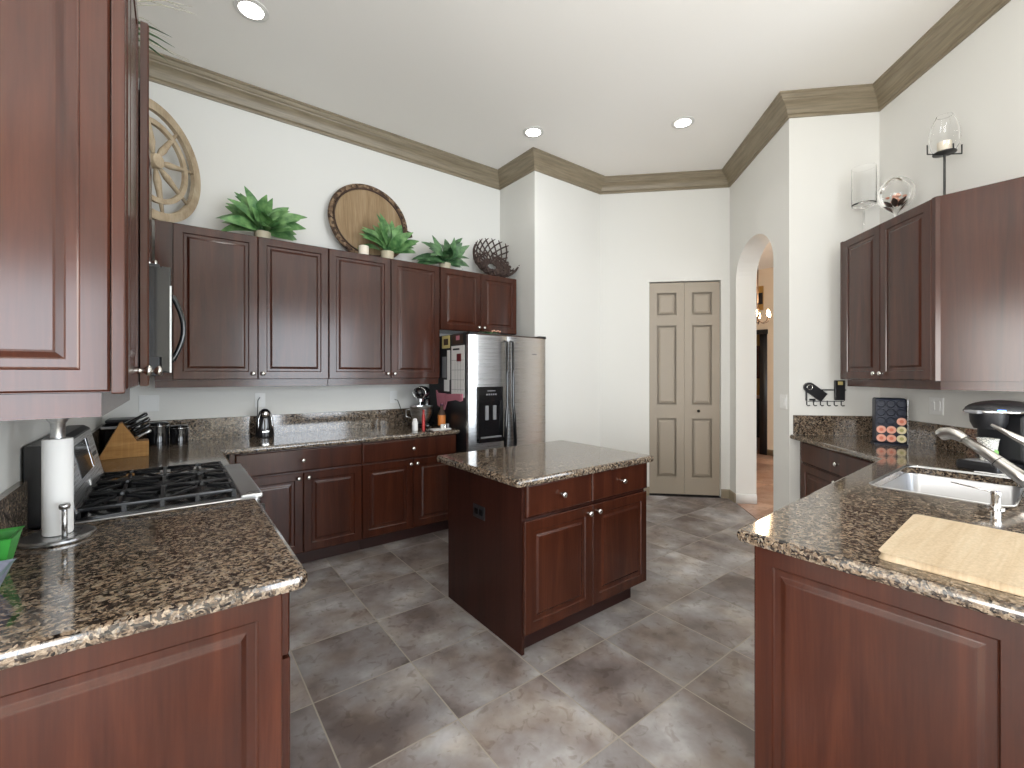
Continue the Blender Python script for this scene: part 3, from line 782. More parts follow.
mg = side_sheet('fridge_magnet', 'dark red star magnet on the calendar', 'magnet', 3.44, 3.51, 1.53, 1.60, plain('dark_red', srgb(104, 26, 30), .5), x=2.0765, th=.006)
side_sheet('fridge_magnet', 'small black magnet bar at the head of the calendar', 'magnet', 3.47, 3.58, 1.635, 1.65, M['black'], x=2.0765, th=.005)
bm = bmesh.new()
n_ = 14; pts = []
for (ya, za, w_) in ((3.90, 1.24, .015), (3.86, 1.17, .06), (3.74, 1.15, .08), (3.68, 1.19, .035), (3.52, 1.205, .028), (3.44, 1.20, .035), (3.41, 1.205, .03)):
    pts.append((ya, za, w_))
pv = None
for i, (ya, za, w_) in enumerate(pts):
    x_ = 2.066-.006*(i % 2)
    r_ = [bm.verts.new((x_, ya, za+w_)), bm.verts.new((x_, ya, za-w_)), bm.verts.new((x_+.012, ya, za-w_)), bm.verts.new((x_+.012, ya, za+w_))]
    if pv:
        for k in range(4): bm.faces.new((pv[k], pv[(k+1) % 4], r_[(k+1) % 4], r_[k]))
    else: bm.faces.new(r_)
    pv = r_
bm.faces.new(pv)
tag(obj('hanging_cloth', bm, M['pink']), 'dusty pink oven cloth hung low on the refrigerator side', 'cloth')
t = thing('artificial_sprig', 'small dark leafy sprig with pale blossoms lying on top of the refrigerator', 'sprig', (2.40, 3.47, 1.787))
def leaf(bm, base, dir_, up, L, W, curl=.3, seg=6, mi=0, fold=.25):
    d = Vector(dir_).normalized(); u = (Vector(up)-d*Vector(up).dot(d)).normalized(); s = d.cross(u)
    prev = None
    for i in range(seg+1):
        a = i/seg; w_ = W*(math.sin(PI*a**.85)**.8) if 0 < a < 1 else W*.05
        c = Vector(base)+d*L*a*(1-.15*curl*a)-u*(curl*L*a*a)+u*L*.10*math.sin(a*PI)
        r = [bm.verts.new(c-s*w_+u*w_*fold), bm.verts.new(c), bm.verts.new(c+s*w_+u*w_*fold)]
        if prev:
            for k in range(2): f = bm.faces.new((prev[k], prev[k+1], r[k+1], r[k])); f.material_index = mi
        prev = r
bm = bmesh.new()
for k in range(16):
    an = random.uniform(0, 2*PI); leaf(bm, (random.uniform(-.09, .09), random.uniform(-.05, .02), .01), (math.cos(an), math.sin(an), .5), (0, 0, 1), .06, .011, .3, 4)
o = obj('leaves', bm, M['leaf2'], t, smooth=True)
bm = bmesh.new()
for k in range(5): bmesh.ops.create_icosphere(bm, subdivisions=1, radius=.010, matrix=Matrix.Translation((.02+.022*k, -.03, .035+.006*(k % 2))))
obj('blossoms', bm, M['potpourri'], t, smooth=True)

# ------------------------------------------------------------------ pantry bifold door
t = thing('door_1', 'taupe bifold pantry door with six raised panels', 'door', (pp.x+dp.x*(D0+.004), pp.y+dp.y*(D0+.004), 0), math.atan2(dp.y, dp.x)); t['kind'] = 'structure'
ow = D1-D0-.008
for k in range(2):
    x0 = k*ow/2+.0015; x1 = (k+1)*ow/2-.0015; yb = .022
    bm = bmesh.new()
    pw = x1-x0; zs = [.03, .26, .92, 1.06, 2.0, 2.12, 2.38, 2.478]
    # stiles and rails
    box(bm, x0, x0+.085, yb, yb+.033, .02, 2.478); box(bm, x1-.085, x1, yb, yb+.033, .02, 2.478)
    for za, zb in ((.02, .22), (.90, 1.06), (1.98, 2.10), (2.36, 2.478)): box(bm, x0+.085, x1-.085, yb, yb+.033, za, zb)
    box(bm, x0+.08, x1-.08, yb+.012, yb+.030, .2, 2.4)
    for za, zb in ((.22, .90), (1.06, 1.98), (2.10, 2.36)):
        xa, xb = x0+.085, x1-.085
        lv = [(.0, .012), (.022, .012), (.042, .003), (.043, .003)]
        pr_ = None
        for i, dd in lv:
            r = [bm.verts.new(q) for q in ((xa+i, yb+dd, za+i), (xb-i, yb+dd, za+i), (xb-i, yb+dd, zb-i), (xa+i, yb+dd, zb-i))]
            if pr_:
                for j in range(4): bm.faces.new((pr_[j], pr_[(j+1) % 4], r[(j+1) % 4], r[j]))
            pr_ = r
        bm.faces.new(pr_)
    obj('leaf', bm, M['door'], t)
bm = bmesh.new(); lathe(bm, [(0, 0), (.010, 0), (.007, .02), (.017, .030), (.016, .040), (0, .044)], 16, mat4=Matrix.Translation((ow/2+.15, .022, .99)) @ Matrix.Rotation(PI/2, 4, 'X')); obj('door_knob', bm, plain('dark_bronze', (.05, .045, .04, 1), .3, 1), t, smooth=True)
B('door_gap_shade', M['black'], t, -.002, ow+.004, -.0, .089, -.006, .004)  # black plate added to block leaking light, paints the dark gap under the door
B('closet_dark_sheet', M['black'], t, .0, ow, .075, .09, 0, 2.488)  # black sheet close behind the leaves, stands in for the unlit closet

# ------------------------------------------------------------------ hall things
t = thing('chandelier', 'small lit chandelier with glowing bulbs seen through the archway', 'chandelier', (5.85, 2.53, 2.15))
t.scale = (1.1, 1.1, 1)
bm = bmesh.new(); tube(bm, [(0, 0, .08), (0, 0, 1.148)], .007); lathe(bm, [(0, 1.125), (.05, 1.125), (.05, 1.149), (0, 1.149)], 16)
lathe(bm, [(0, -.10), (.018, -.09), (.010, -.04), (.022, 0), (.01, .08), (0, .09)], 12)
for k in range(6):
    a = k*PI/3+.3; c, s = math.cos(a), math.sin(a)
    tube(bm, [(0, 0, -.06), (.06*c, 0.06*s, -.10), (.11*c, .11*s, -.08), (.125*c, .125*s, -.02)], .005, 6)
obj('frame', bm, M['brown'], t, smooth=True)
for k in range(6):
    a = k*PI/3+.3; bm = bmesh.new(); lathe(bm, [(0, 0), (.012, .0), (.016, .03), (.010, .06), (0, .085)], 10, .125*math.cos(a), .125*math.sin(a), -.02); obj('bulb', bm, M['bulb'], t, smooth=True)
l = bpy.data.lights.new('chandelier_light', 'POINT'); l.energy = 20; l.color = (1, .72, .45); l.shadow_soft_size = .12
o = bpy.data.objects.new('chandelier_light', l); sc.collection.objects.link(o); o.location = (5.85, 2.53, 2.30)
t = thing('framed_picture', 'gold and black panel high on the hall wall behind the chandelier', 'picture', (8.295, 3.60, 2.55))
B('frame', M['gold'], t, -.03, 0, -.11, .22, 0, .42); B('dark_band', M['black'], t, -.034, -.0305, -.11, .22, .10, .30)
t = thing('bar_cabinet', 'cherry wall cabinet in the far room beyond the archway', 'cabinet', (10.6, 3.9, 1.32))
B('body', M['cherry'], t, 0, .39, 0, 1.3, 0, .74); bm = bmesh.new(); raised_panel(bm, .6, .72, cx=0, z=.01); d = obj('door', bm, M['cherry'], t); d.location = (-.021, .65, 0); d.rotation_euler = (0, 0, -PI/2)
bm = bmesh.new(); raised_panel(bm, .6, .72, cx=0, z=.01); d = obj('door', bm, M['cherry'], t); d.location = (-.021, 1.26, 0); d.rotation_euler = (0, 0, -PI/2)
t = thing('bar_counter', 'dark bar cabinet with a brown stone top in the far room beyond the archway', 'counter', (10.4, 3.7, .004))
B('body', M['black'], t, 0, .58, 0, 1.6, 0, .87); B('stone_top', M['hallfloor'], t, -.03, .59, -.02, 1.6, .871, .92)
for k, yy in enumerate((4.28, 4.40, 4.52)):
    bm = bmesh.new(); lathe(bm, [(0, 0), (.035, 0), (.035, .18), (.012, .22), (.012, .29), (0, .29)], 12, 10.62, yy, .925)
    tag(obj('bottle', bm, M['gold'] if k == 0 else M['brown'], smooth=True), ['amber bottle on the bar counter beyond the archway', 'brown bottle on the bar counter right beside the amber one', 'brown bottle farthest along the bar counter'][k], 'bottle')

# ------------------------------------------------------------------ left counter objects
t = thing('paper_towel_holder', 'stainless countertop holder carrying a white paper towel roll', 'paper towel holder', (-.278, 1.885, C1+.0005))
bm = bmesh.new(); lathe(bm, [(0, 0), (.083, 0), (.087, .004), (.087, .010), (.081, .014), (0, .015)], 40); obj('base_plate', bm, M['steel'], t, smooth=True, angle=40)
bm = bmesh.new(); tube(bm, [(0, 0, .014), (0, 0, .335)], .008, 12); obj('rod', bm, M['steel'], t, smooth=True)
bm = bmesh.new(); lathe(bm, [(.0, .303), (.017, .303), (.017, .348), (.026, .362), (.026, .372), (0, .374)], 24); obj('finial', bm, M['steel'], t, smooth=True, angle=35)
bm = bmesh.new(); tube(bm, [(.024, -.068, .012), (.024, -.068, .105)], .0065, 12); lathe(bm, [(0, .10), (.012, .102), (.013, .112), (.010, .118), (0, .118)], 16, .024, -.068, 0); obj('tension_arm', bm, M['steel'], t, smooth=True)
bm = bmesh.new(); lathe(bm, [(.018, 0), (.033, 0), (.0345, .004), (.0345, .282), (.033, .286), (.018, .286), (.018, 0)], 40, 0, 0, .0165)
tag(obj('paper_towel_roll', bm, M['offwhite'], smooth=True, angle=40), 'white paper towel roll on the steel holder', 'paper towel roll').location = (-.278, 1.885, C1+.0005)
# green container and pale tray at the left edge
def tray(name, label, cat, loc, rz, mat, L, W, H, flare=.02):
    bm = bmesh.new()
    def ring(a, b, z): return [bm.verts.new((x*a, y*b, z)) for x, y in ((-1, -1), (1, -1), (1, 1), (-1, 1))]
    o0 = ring(L/2-flare, W/2-flare, 0); o1 = ring(L/2, W/2, H); o2 = ring(L/2+.004, W/2+.004, H+.004); i1 = ring(L/2-.006, W/2-.006, H); i0 = ring(L/2-flare-.004, W/2-flare-.004, .006)
    for a, b in zip((o0, o1, o2, i1), (o1, o2, i1, i0)):
        for k in range(4): bm.faces.new((a[k], a[(k+1) % 4], b[(k+1) % 4], b[k]))
    bm.faces.new(o0); bm.faces.new(i0)
    o = obj(name, bm, mat); o.location = loc; o.rotation_euler = (0, 0, rz); return tag(o, label, cat)
tray('storage_tray', 'pale blue-grey plastic tray at the left edge of the near counter', 'tray', (-.333, 1.43, C1+.001), 0, M['blueglass'], .066, .21, .055)
tray('storage_box', 'bright green open box standing behind the pale tray at the left edge', 'box', (-.337, 1.61, C1+.001), 0, M['green'], .056, .10, .10)
# knife block
t = thing('knife_block', 'slanted light wood knife block full of black-handled knives', 'knife block', (-.222, 3.52, C1+.001), math.radians(4))
bm = bmesh.new()
pr2 = [(-.13, 0), (.10, 0), (.10, .092), (.045, .092), (-.022, .208), (-.035, .204)]
a = [bm.verts.new((x, -.055, z)) for x, z in pr2]; b = [bm.verts.new((x, .055, z)) for x, z in pr2]
bm.faces.new(a); bm.faces.new(b)
for i in range(6): bm.faces.new((a[i], a[(i+1) % 6], b[(i+1) % 6], b[i]))
obj('block', bm, M['ltwood'], t)
B('foot', M['white'], t, -.11, -.09, -.05, .05, -.0008, .0, ) if False else None
dn = Vector((.116, 0, .067)).normalized()
ks = 0
for r_ in range(4):
    for c in range(3):
        f_ = .12+r_*.24; p0 = Vector((.043-.067*f_, -.034+.034*c, .095+.116*f_))
        L = (.085, .10, .115, .12)[r_]
        bm = bmesh.new(); q = p0+dn*.004
        M4 = Matrix.Translation(q) @ dn.to_track_quat('Z', 'X').to_matrix().to_4x4()
        lathe(bm, [(0, 0), (.007, 0), (.0085, .02), (.0075, L*.6), (.0105, L*.92), (.006, L), (0, L)], 10, mat4=M4); 
        obj('knife_handle', bm, M['black_gloss'] if (r_+c) % 5 else M['steel'], t, smooth=True)
        ks += 1
# toaster / canisters behind the block
t = thing('toaster_oven', 'black countertop toaster with steel trim behind the knife block', 'toaster', (-.255, 3.86, C1+.001), .0)
B('body', M['black_gloss'], t, -.105, .08, -.13, .13, .012, .185, bev=.018); B('steel_band', M['steel'], t, -.107, .082, -.132, .132, .150, .168, bev=.004)
B('lid', M['black'], t, -.09, .065, -.11, .11, .186, .205, bev=.008)
for sx in (-.08, .055):
    for sy in (-.10, .10): B('foot', M['black'], t, sx-.012, sx+.012, sy-.012, sy+.012, 0, .0115)
def canister(label, x, y, r, h):
    t = thing('canister', label, 'canister', (x, y, C1+.001), group=None)
    bm = bmesh.new(); lathe(bm, [(0, 0), (r, 0), (r, h*.82), (r*.96, h*.84), (0, h*.84)], 32); obj('jar', bm, M['black_gloss'], t, smooth=True, angle=40)
    bm = bmesh.new(); lathe(bm, [(0, h*.845), (r*.98, h*.845), (r*.98, h*.94), (r*.85, h*.98), (0, h)], 32); obj('lid', bm, M['black_gloss'], t, smooth=True, angle=40)
    bm = bmesh.new(); tube(bm, [(r*1.02*math.cos(a), r*1.02*math.sin(a), h*.83) for a in [2*PI*k/24 for k in range(24)]], .003, 6, closed=True); obj('clamp_ring', bm, M['chrome'], t, smooth=True)
canister('black lidded canister left of the shorter one, behind the knives', -.085, 3.95, .062, .165)
canister('short black canister with a chrome ring at the end of the canister row', .035, 3.96, .055, .135)
# can opener
t = thing('can_opener', 'glossy black and chrome electric can opener in front of the backsplash', 'can opener', (.575, 3.93, C1+.001))
bm = bmesh.new()
lathe(bm, [(0, 0), (.058, 0), (.060, .01), (.056, .08), (.050, .15), (.036, .20), (.018, .222), (0, .226)], 28)
for v in bm.verts: v.co.y *= .8; v.co.x *= 1.12
obj('housing', bm, M['black_gloss'], t, smooth=True, angle=45)
bm = bmesh.new(); lathe(bm, [(0, 0), (.026, 0), (.026, .012), (.018, .020), (0, .022)], 20, mat4=Matrix.Translation((0, -.028, .185)) @ Matrix.Rotation(PI/2, 4, 'X')); obj('cutter_head', bm, M['chrome'], t, smooth=True, angle=40)
bm = bmesh.new()
for s_ in (-1, 1): tube(bm, [(s_*.045, -.026, .015), (s_*.049, -.024, .09), (s_*.044, -.022, .15), (s_*.028, -.02, .20)], .004, 8)
obj('chrome_trim', bm, M['chrome'], t, smooth=True)
B('name_plate', M['nickel'], t, -.022, .022, -.0475, -.044, .045, .055)
bm = bmesh.new(); tube(bm, [(.565, 4.105, 1.222), (.545, 4.06, 1.20), (.54, 4.05, 1.08), (.545, 4.04, .95), (.57, 3.99, .925)], .0035, 6); tag(obj('power_cord', bm, M['black'], smooth=True), 'black cord running from the outlet down to the can opener', 'cord')
# stand mixer
t = thing('stand_mixer', 'black stand mixer with a steel bowl in front of the refrigerator side', 'stand mixer', (1.89, 3.84, C1+.001), math.radians(52))
bm = bmesh.new(); box(bm, -.10, .14, -.09, .09, 0, .035, bev=.014); obj('base', bm, M['black_gloss'], t, smooth=True, angle=50)
bm = bmesh.new(); box(bm, .06, .145, -.05, .05, .036, .27, bev=.02); obj('pedestal', bm, M['black_gloss'], t, smooth=True, angle=50)
bm = bmesh.new(); bmesh.ops.create_uvsphere(bm, u_segments=28, v_segments=16, radius=1, matrix=Matrix.Translation((-.005, 0, .325)) @ Matrix.Diagonal((.175, .068, .062, 1))); obj('motor_head', bm, M['black_gloss'], t, smooth=True)
bm = bmesh.new(); lathe(bm, [(0, 0), (.03, 0), (.03, .025), (0, .025)], 20, -.10, 0, .245); tube(bm, [(-.10, 0, .245), (-.10, 0, .15)], .006); obj('beater_shaft', bm, M['steel'], t, smooth=True, angle=40)
bm = bmesh.new(); lathe(bm, [(0, 0), (.045, 0), (.075, .03), (.10, .09), (.106, .16), (.108, .162), (.102, .162), (.096, .09), (.06, .03), (0, .02)], 28, -.045, 0, .036)
obj('bowl', bm, M['steel'], t, smooth=True, angle=50)
bm = bmesh.new(); tube(bm, [(-.045, .10, .17), (-.045, .145, .16), (-.045, .145, .10), (-.045, .098, .085)], .006); obj('bowl_handle', bm, M['steel'], t, smooth=True)
bm = bmesh.new(); tube(bm, [(-.04+.07*math.cos(a), .07*math.sin(a), .325) for a in [0]]+[(-.04, 0, .30), (-.04, 0, .29)], .002) if False else tube(bm, [(-.13+.0, .058*math.cos(a), .325+.050*math.sin(a)) for a in [2*PI*k/20 for k in range(20)]], .004, 6, closed=True); obj('chrome_band', bm, M['chrome'], t, smooth=True)
bm = bmesh.new(); tube(bm, [(1.725, 4.105, 1.165), (1.74, 4.07, 1.16), (1.77, 4.05, 1.06), (1.80, 4.02, .96), (1.84, 3.99, .93)], .0035, 6); tag(obj('power_cord', bm, M['black'], smooth=True), 'black cord running from the outlet down to the stand mixer', 'cord')
# small goods at the counter end
t = thing('salt_shaker', 'white shaker with a grey cap beside the red bottle', 'shaker', (1.70, 3.60, C1+.001))
bm = bmesh.new(); lathe(bm, [(0, 0), (.024, 0), (.026, .01), (.025, .075), (.021, .085), (0, .085)], 20); obj('body', bm, M['white'], t, smooth=True, angle=40)
bm = bmesh.new(); lathe(bm, [(0, .0855), (.020, .0855), (.019, .100), (.012, .108), (0, .109)], 20); obj('cap', bm, M['offwhite'], t, smooth=True, angle=40)
t = thing('sauce_bottle', 'slim tall red bottle standing in front of the mixer bowl', 'bottle', (1.775, 3.585, C1+.001))
bm = bmesh.new(); lathe(bm, [(0, 0), (.014, 0), (.014, .13), (.009, .145), (.009, .165), (0, .165)], 16); obj('body', bm, M['red'], t, smooth=True, angle=40)
bm = bmesh.new(); lathe(bm, [(0, .1655), (.010, .1655), (.010, .18), (0, .18)], 16); obj('cap', bm, M['red'], t, smooth=True)
t = thing('sauce_bottle', 'dark bottle with an orange and yellow label against the refrigerator', 'bottle', (2.02, 3.70, C1+.001))
bm = bmesh.new(); lathe(bm, [(0, 0), (.034, 0), (.036, .01), (.036, .12), (.026, .15), (.013, .17), (.013, .20), (0, .20)], 20); obj('glass', bm, M['brown'], t, smooth=True, angle=40)
bm = bmesh.new(); lathe(bm, [(.0365, .02), (.0368, .02), (.0368, .115), (.0365, .115)], 20); obj('label', bm, M['orange'], t, smooth=True, angle=40)
bm = bmesh.new(); lathe(bm, [(0, .2005), (.015, .2005), (.015, .222), (0, .222)], 16); obj('cap', bm, plain('plum_cap', srgb(90, 50, 70), .5), t, smooth=True)
bm = bmesh.new(); prism(bm, [(1.83, 3.50), (2.02, 3.52), (2.03, 3.62), (1.84, 3.61)], C1+.001, C1+.006); tag(obj('paper_stack', bm, M['offwhite']), 'white papers lying at the refrigerator end of the back counter', 'papers')
for k in range(3):
    bm = bmesh.new(); lathe(bm, [(0, 0), (.014, 0), (.014, .035), (.011, .04), (0, .04)], 14, 1.94+.035*k, 3.545+.012*k, C1+.0065)
    tag(obj('spice_jar', bm, [M['offwhite'], M['nickel'], M['grey']][k], smooth=True, angle=40), ['small white pot on the papers beside the refrigerator', 'small silver pot on the papers beside the refrigerator', 'small grey pot nearest the refrigerator on the papers'][k], 'jar')

# ------------------------------------------------------------------ sink area
t = thing('sink', 'undermount stainless steel sink set in the right countertop', 'sink', (0, 0, 0))
bm = bmesh.new()
def sring(d, z): return [bm.verts.new((x, y, z)) for x, y in offset_poly(sink, d)]
rs = [sring(-.018, C0-.001), sring(.001, C0-.001), sring(.004, C0-.012), sring(.012, .74), sring(.03, .715), sring(.06, .708)]
for a, b in zip(rs, rs[1:]):
    for i in range(len(a)): bm.faces.new((a[i], a[(i+1) % len(a)], b[(i+1) % len(a)], b[i]))
bm.faces.new(rs[-1]); obj('basin', bm, M['sinksteel'], t, smooth=True, angle=50)
bm = bmesh.new(); lathe(bm, [(0, 0), (.045, 0), (.045, .003), (.03, .001), (0, .001)], 24, 2.85, .40, .7085); obj('drain', bm, M['chrome'], t, smooth=True, angle=40)
bm = bmesh.new(); ro = offset_poly(sink, -.002); ri = offset_poly(sink, .010)
for z in (0,):
    o_ = [bm.verts.new((x, y, C1+.0004)) for x, y in offset_poly(sink, -.005)]; o2 = [bm.verts.new((x, y, C1+.0035)) for x, y in offset_poly(sink, -.002)]; i2 = [bm.verts.new((x, y, C1-.001)) for x, y in offset_poly(sink, .004)]; i3 = [bm.verts.new((x, y, C1-.006)) for x, y in offset_poly(sink, .006)]
    for a, b in ((o_, o2), (o2, i2), (i2, i3)):
        for i in range(len(a)): bm.faces.new((a[i], a[(i+1) % len(a)], b[(i+1) % len(a)], b[i]))
obj('rim', bm, M['steel'], t, smooth=True, angle=50)
# faucet
t = thing('faucet', 'brushed steel single-lever pull-out kitchen faucet behind the sink', 'faucet', (2.745, .126, C1+.0005))
bm = bmesh.new(); lathe(bm, [(0, 0), (.042, 0), (.042, .006), (.036, .012), (.032, .05), (.031, .12), (.033, .14), (.033, .165), (.022, .188), (0, .194)], 28); obj('body', bm, M['satin'], t, smooth=True, angle=40)
bm = bmesh.new(); tube(bm, [(.0, .005, .04), (.02, .06, .085), (.05, .14, .15), (.078, .215, .205)], [.026, .026, .022, .019], 20); obj('spout', bm, M['satin'], t, smooth=True)
bm = bmesh.new(); tube(bm, [(.079, .217, .2055), (.088, .24, .22), (.098, .262, .228), (.107, .287, .222), (.111, .30, .212)], [.0195, .024, .029, .030, .026], 20); obj('spray_head', bm, M['satin'], t, smooth=True, angle=60)
bm = bmesh.new(); ca, cb = Vector((.02, .06, .085)), Vector((.078, .215, .205)); dd = (cb-ca).normalized(); c0 = ca.lerp(cb, .35); o1 = dd.orthogonal().normalized(); o2 = dd.cross(o1)
tube(bm, [c0+(o1*math.cos(a)+o2*math.sin(a))*.0245 for a in [2*PI*k/24 for k in range(24)]], .0016, 6, closed=True); obj('rubber_band', bm, M['black'], t, smooth=True)
bm = bmesh.new(); tube(bm, [(.0, -.005, .19), (.0, .015, .21), (-.002, .07, .245), (-.006, .13, .285)], [.020, .017, .012, .006], 14)
for v in bm.verts: pass
obj('lever', bm, M['satin'], t, smooth=True)
# soap dispenser
t = thing('soap_dispenser', 'small chrome soap dispenser with a thin spout beside the faucet', 'soap dispenser', (2.43, .215, C1+.0005))
bm = bmesh.new(); lathe(bm, [(0, 0), (.024, 0), (.024, .004), (.014, .008), (.013, .045), (.015, .05), (.014, .062), (0, .064)], 20); obj('base', bm, M['chrome'], t, smooth=True, angle=40)
bm = bmesh.new(); tube(bm, [(0, 0, .058), (.0, .04, .064), (.0, .12, .075)], [.004, .003, .0025], 8); obj('spout', bm, M['chrome'], t, smooth=True)
# cutting board
bm = bmesh.new(); poly = round_poly([(1.515, .345), (1.515, -.10), (2.02, -.10), (2.02, .362)][::-1], .018, 4); 
slab(bm, poly, C1+.0008, C1+.020, .005)
tag(obj('cutting_board', bm, M['maple'], smooth=True, angle=40), 'pale maple cutting board lying on the front of the right countertop', 'cutting board')
# pod rack
t = thing('pod_rack', 'dark navy coffee pod rack with pink and cream pods in the lower rows', 'pod rack', (4.075, .875, C1+.001), math.radians(-66))
ax = t
B('tower', M['navy'], t, -.085, .085, -.055, .055, .012, .328, bev=.012)
B('base', M['navy'], t, -.09, .09, -.07, .07, 0, .0115)
B('side_plate', M['steel'], t, .0865, .093, -.06, .06, .002, .32)
for r_ in range(5):
    for c in range(3):
        x, z = -.055+.055*c, .047+.060*r_
        bm = bmesh.new(); tube(bm, [(x+.0235*math.cos(a), -.060, z+.0235*math.sin(a)) for a in [2*PI*k/18 for k in range(18)]], .003, 6, closed=True); obj('pod_ring', bm, M['navy'], t, smooth=True)
POD = []
for (c, r_, mt, lb) in ((0, 0, 'podpink', 'peach lid coffee pod, bottom left of the rack'), (1, 0, 'podpink', 'peach lid coffee pod, middle of the bottom row'), (2, 0, 'podcream', 'cream lid coffee pod, bottom right of the rack'),
                        (0, 1, 'podpink', 'peach lid coffee pod, left of the second row'), (1, 1, 'podpink', 'peach lid coffee pod, middle of the second row'), (2, 1, 'podcream', 'cream lid coffee pod, right of the second row'), (2, 2, 'podpink', 'peach lid coffee pod alone in the third row')):
    x, z = -.055+.055*c, .047+.060*r_
    bm = bmesh.new(); lathe(bm, [(0, 0), (.018, 0), (.0185, .006), (.027, .008), (.027, .0105), (.012, .0108), (0, .0108)], 20, mat4=Matrix.Translation((x, -.058, z)) @ Matrix.Rotation(PI/2, 4, 'X'))
    for f in bm.faces:
        cc = f.calc_center_median()
        f.material_index = 1 if (cc.y < -.0675 and math.hypot(cc.x-x, cc.z-z) < .012) else 0
    o = obj('coffee_pod', bm, [M[mt], plain('pod_print_'+mt, srgb(214, 120, 96) if mt == 'podpink' else srgb(176, 170, 110), .4)], None, smooth=True, angle=40)
    o.matrix_world = Matrix.Translation(t.location) @ Matrix.Rotation(t.rotation_euler.z, 4, 'Z'); tag(o, lb, 'coffee pod', 'coffee pods in the rack')
# coffee maker
t = thing('coffee_maker', 'black single-serve coffee maker with a silver lid band at the right edge', 'coffee maker', (3.415, .28, C1+.001), math.radians(-118))
t.scale = (1, 1, 1.09)
# local -y faces the sink/camera side
B('base', M['black'], t, -.09, .09, -.17, .14, 0, .045, bev=.012)
B('tower', M['black'], t, -.10, .10, -.02, .15, .0455, .27, bev=.015)
bm = bmesh.new(); lathe(bm, [(0, .0), (.055, 0), (.068, .03), (.072, .075), (0, .075)], 28, 0, -.085, .20); obj('brew_head', bm, M['black'], t, smooth=True, angle=40)
bm = bmesh.new(); bmesh.ops.create_uvsphere(bm, u_segments=32, v_segments=12, radius=1, matrix=Matrix.Translation((0, -.005, .285)) @ Matrix.Diagonal((.118, .165, .048, 1)))
bmesh.ops.bisect_plane(bm, geom=bm.verts[:]+bm.edges[:]+bm.faces[:], plane_co=(0, 0, .283), plane_no=(0, 0, 1), clear_inner=True)
obj('lid', bm, M['black'], t, smooth=True)
bm = bmesh.new(); tube(bm, [(.112*math.cos(a), -.02+.150*math.sin(a), .281) for a in [PI+PI*k/16 for k in range(17)]], .007, 8); obj('silver_band', bm, M['chrome'], t, smooth=True)
bm = bmesh.new(); box(bm, -.03, .03, -.20, -.15, .272, .288, bev=.006); obj('lid_handle', bm, M['grey'], t)
B('display_light', M['ledblue'], t, .075, .10, -.165+.02, -.13, .288, .293)
B('drip_grate', M['grey'], t, -.055, .055, -.155, -.035, .0455, .05)
B('water_tank', M['black_gloss'], t, .101, .140, .0, .14, .0, .26, bev=.008)
cup = thing('paper_cup', 'white patterned paper cup standing under the coffee maker spout', 'cup', (0, 0, 0))
bm = bmesh.new(); lathe(bm, [(0, 0), (.028, 0), (.040, .108), (.0425, .110), (.0425, .113), (.038, .112), (.026, .004), (0, .003)], 28)
m, n, l_, b_ = newmat('patterned_paper_cup'); v = n.new('ShaderNodeTexVoronoi'); v.feature = 'DISTANCE_TO_EDGE'; v.inputs['Scale'].default_value = 70; l_.new(coords(n, l_).outputs[0], v.inputs['Vector'])
r = ramp(n, [(.03, srgb(120, 124, 120)), (.09, srgb(230, 228, 220))]); l_.new(v.outputs['Distance'], r.inputs[0]); l_.new(r.outputs[0], b_.inputs['Base Color']); M['cup'] = m
obj('cup_wall', bm, m, cup, smooth=True, angle=40)
bm = bmesh.new(); lathe(bm, [(0, 0), (.014, 0), (.014, .0015), (0, .0015)], 14, mat4=Matrix.Translation((-.018, -.030, .045)) @ Matrix.Rotation(math.radians(-31), 4, 'Z') @ Matrix.Rotation(PI/2, 4, 'X')); obj('green_leaf_mark', bm, plain('cup_green', srgb(140, 196, 110), .5), cup)
cup.location = Matrix.Translation(t.location) @ Matrix.Rotation(t.rotation_euler.z, 4, 'Z') @ Vector((0, -.09, .0505*1.09)); 
bm = bmesh.new(); prism(bm, [(2.98, .69), (3.12, .665), (3.30, .66), (3.26, .72), (3.12, .745)], C1+.001, C1+.006) if False else None
bm.free()
bm = bmesh.new(); prism(bm, [(3.225, .16), (3.30, .15), (3.262, .27), (3.232, .36)], C1+.003, C1+.008); tag(obj('paper_napkin', bm, M['offwhite']), 'folded white paper towel lying at the edge of the sink by the coffee maker', 'paper towel')

# hook rack with two dark cases on the short wall
hk = Vector((4.30, 1.31, 1.10)) 
t = thing('hook_rack', 'black metal wall rack with six hooks beside the archway', 'hook rack', (4.285, 1.325, 1.275), -PI/4)
bm = bmesh.new(); box(bm, -.155, .150, -.012, -.005, .003, .013); box(bm, -.135, .135, -.010, -.006, -.088, -.083)
for k in range(6):
    x = -.145+.052*k; tube(bm, [(x, -.008, .0 if k == 0 else -.08), (x, -.008, -.115), (x+.006, -.018, -.122), (x+.016, -.026, -.118)], .0042, 8)
for x in (-.15, .14): tube(bm, [(x, -.006, -.08), (x, -.006, .006)], .004, 6)
box(bm, -.125, -.08, -.012, -.006, -.08, -.065)
obj('rack', bm, M['black'], t, smooth=True, angle=40)
t = thing('eyeglass_case', 'black case with a round emblem leaning on the left of the hook rack', 'case', (4.285, 1.325, 1.275), -PI/4)
bm = bmesh.new(); c0, c1 = Vector((-.135, 0, .03)), Vector((-.025, 0, -.055)); dd = (c1-c0).normalized(); nn = Vector((-dd.z, 0, dd.x))*.04
poly = [(c0.x+nn.x*math.cos(a)-dd.x*.04*math.sin(a), c0.z+nn.z*math.cos(a)-dd.z*.04*math.sin(a)) for a in [PI*k/8 for k in range(9)]]+[((c1-nn).x, (c1-nn).z), ((c1+nn).x, (c1+nn).z)]
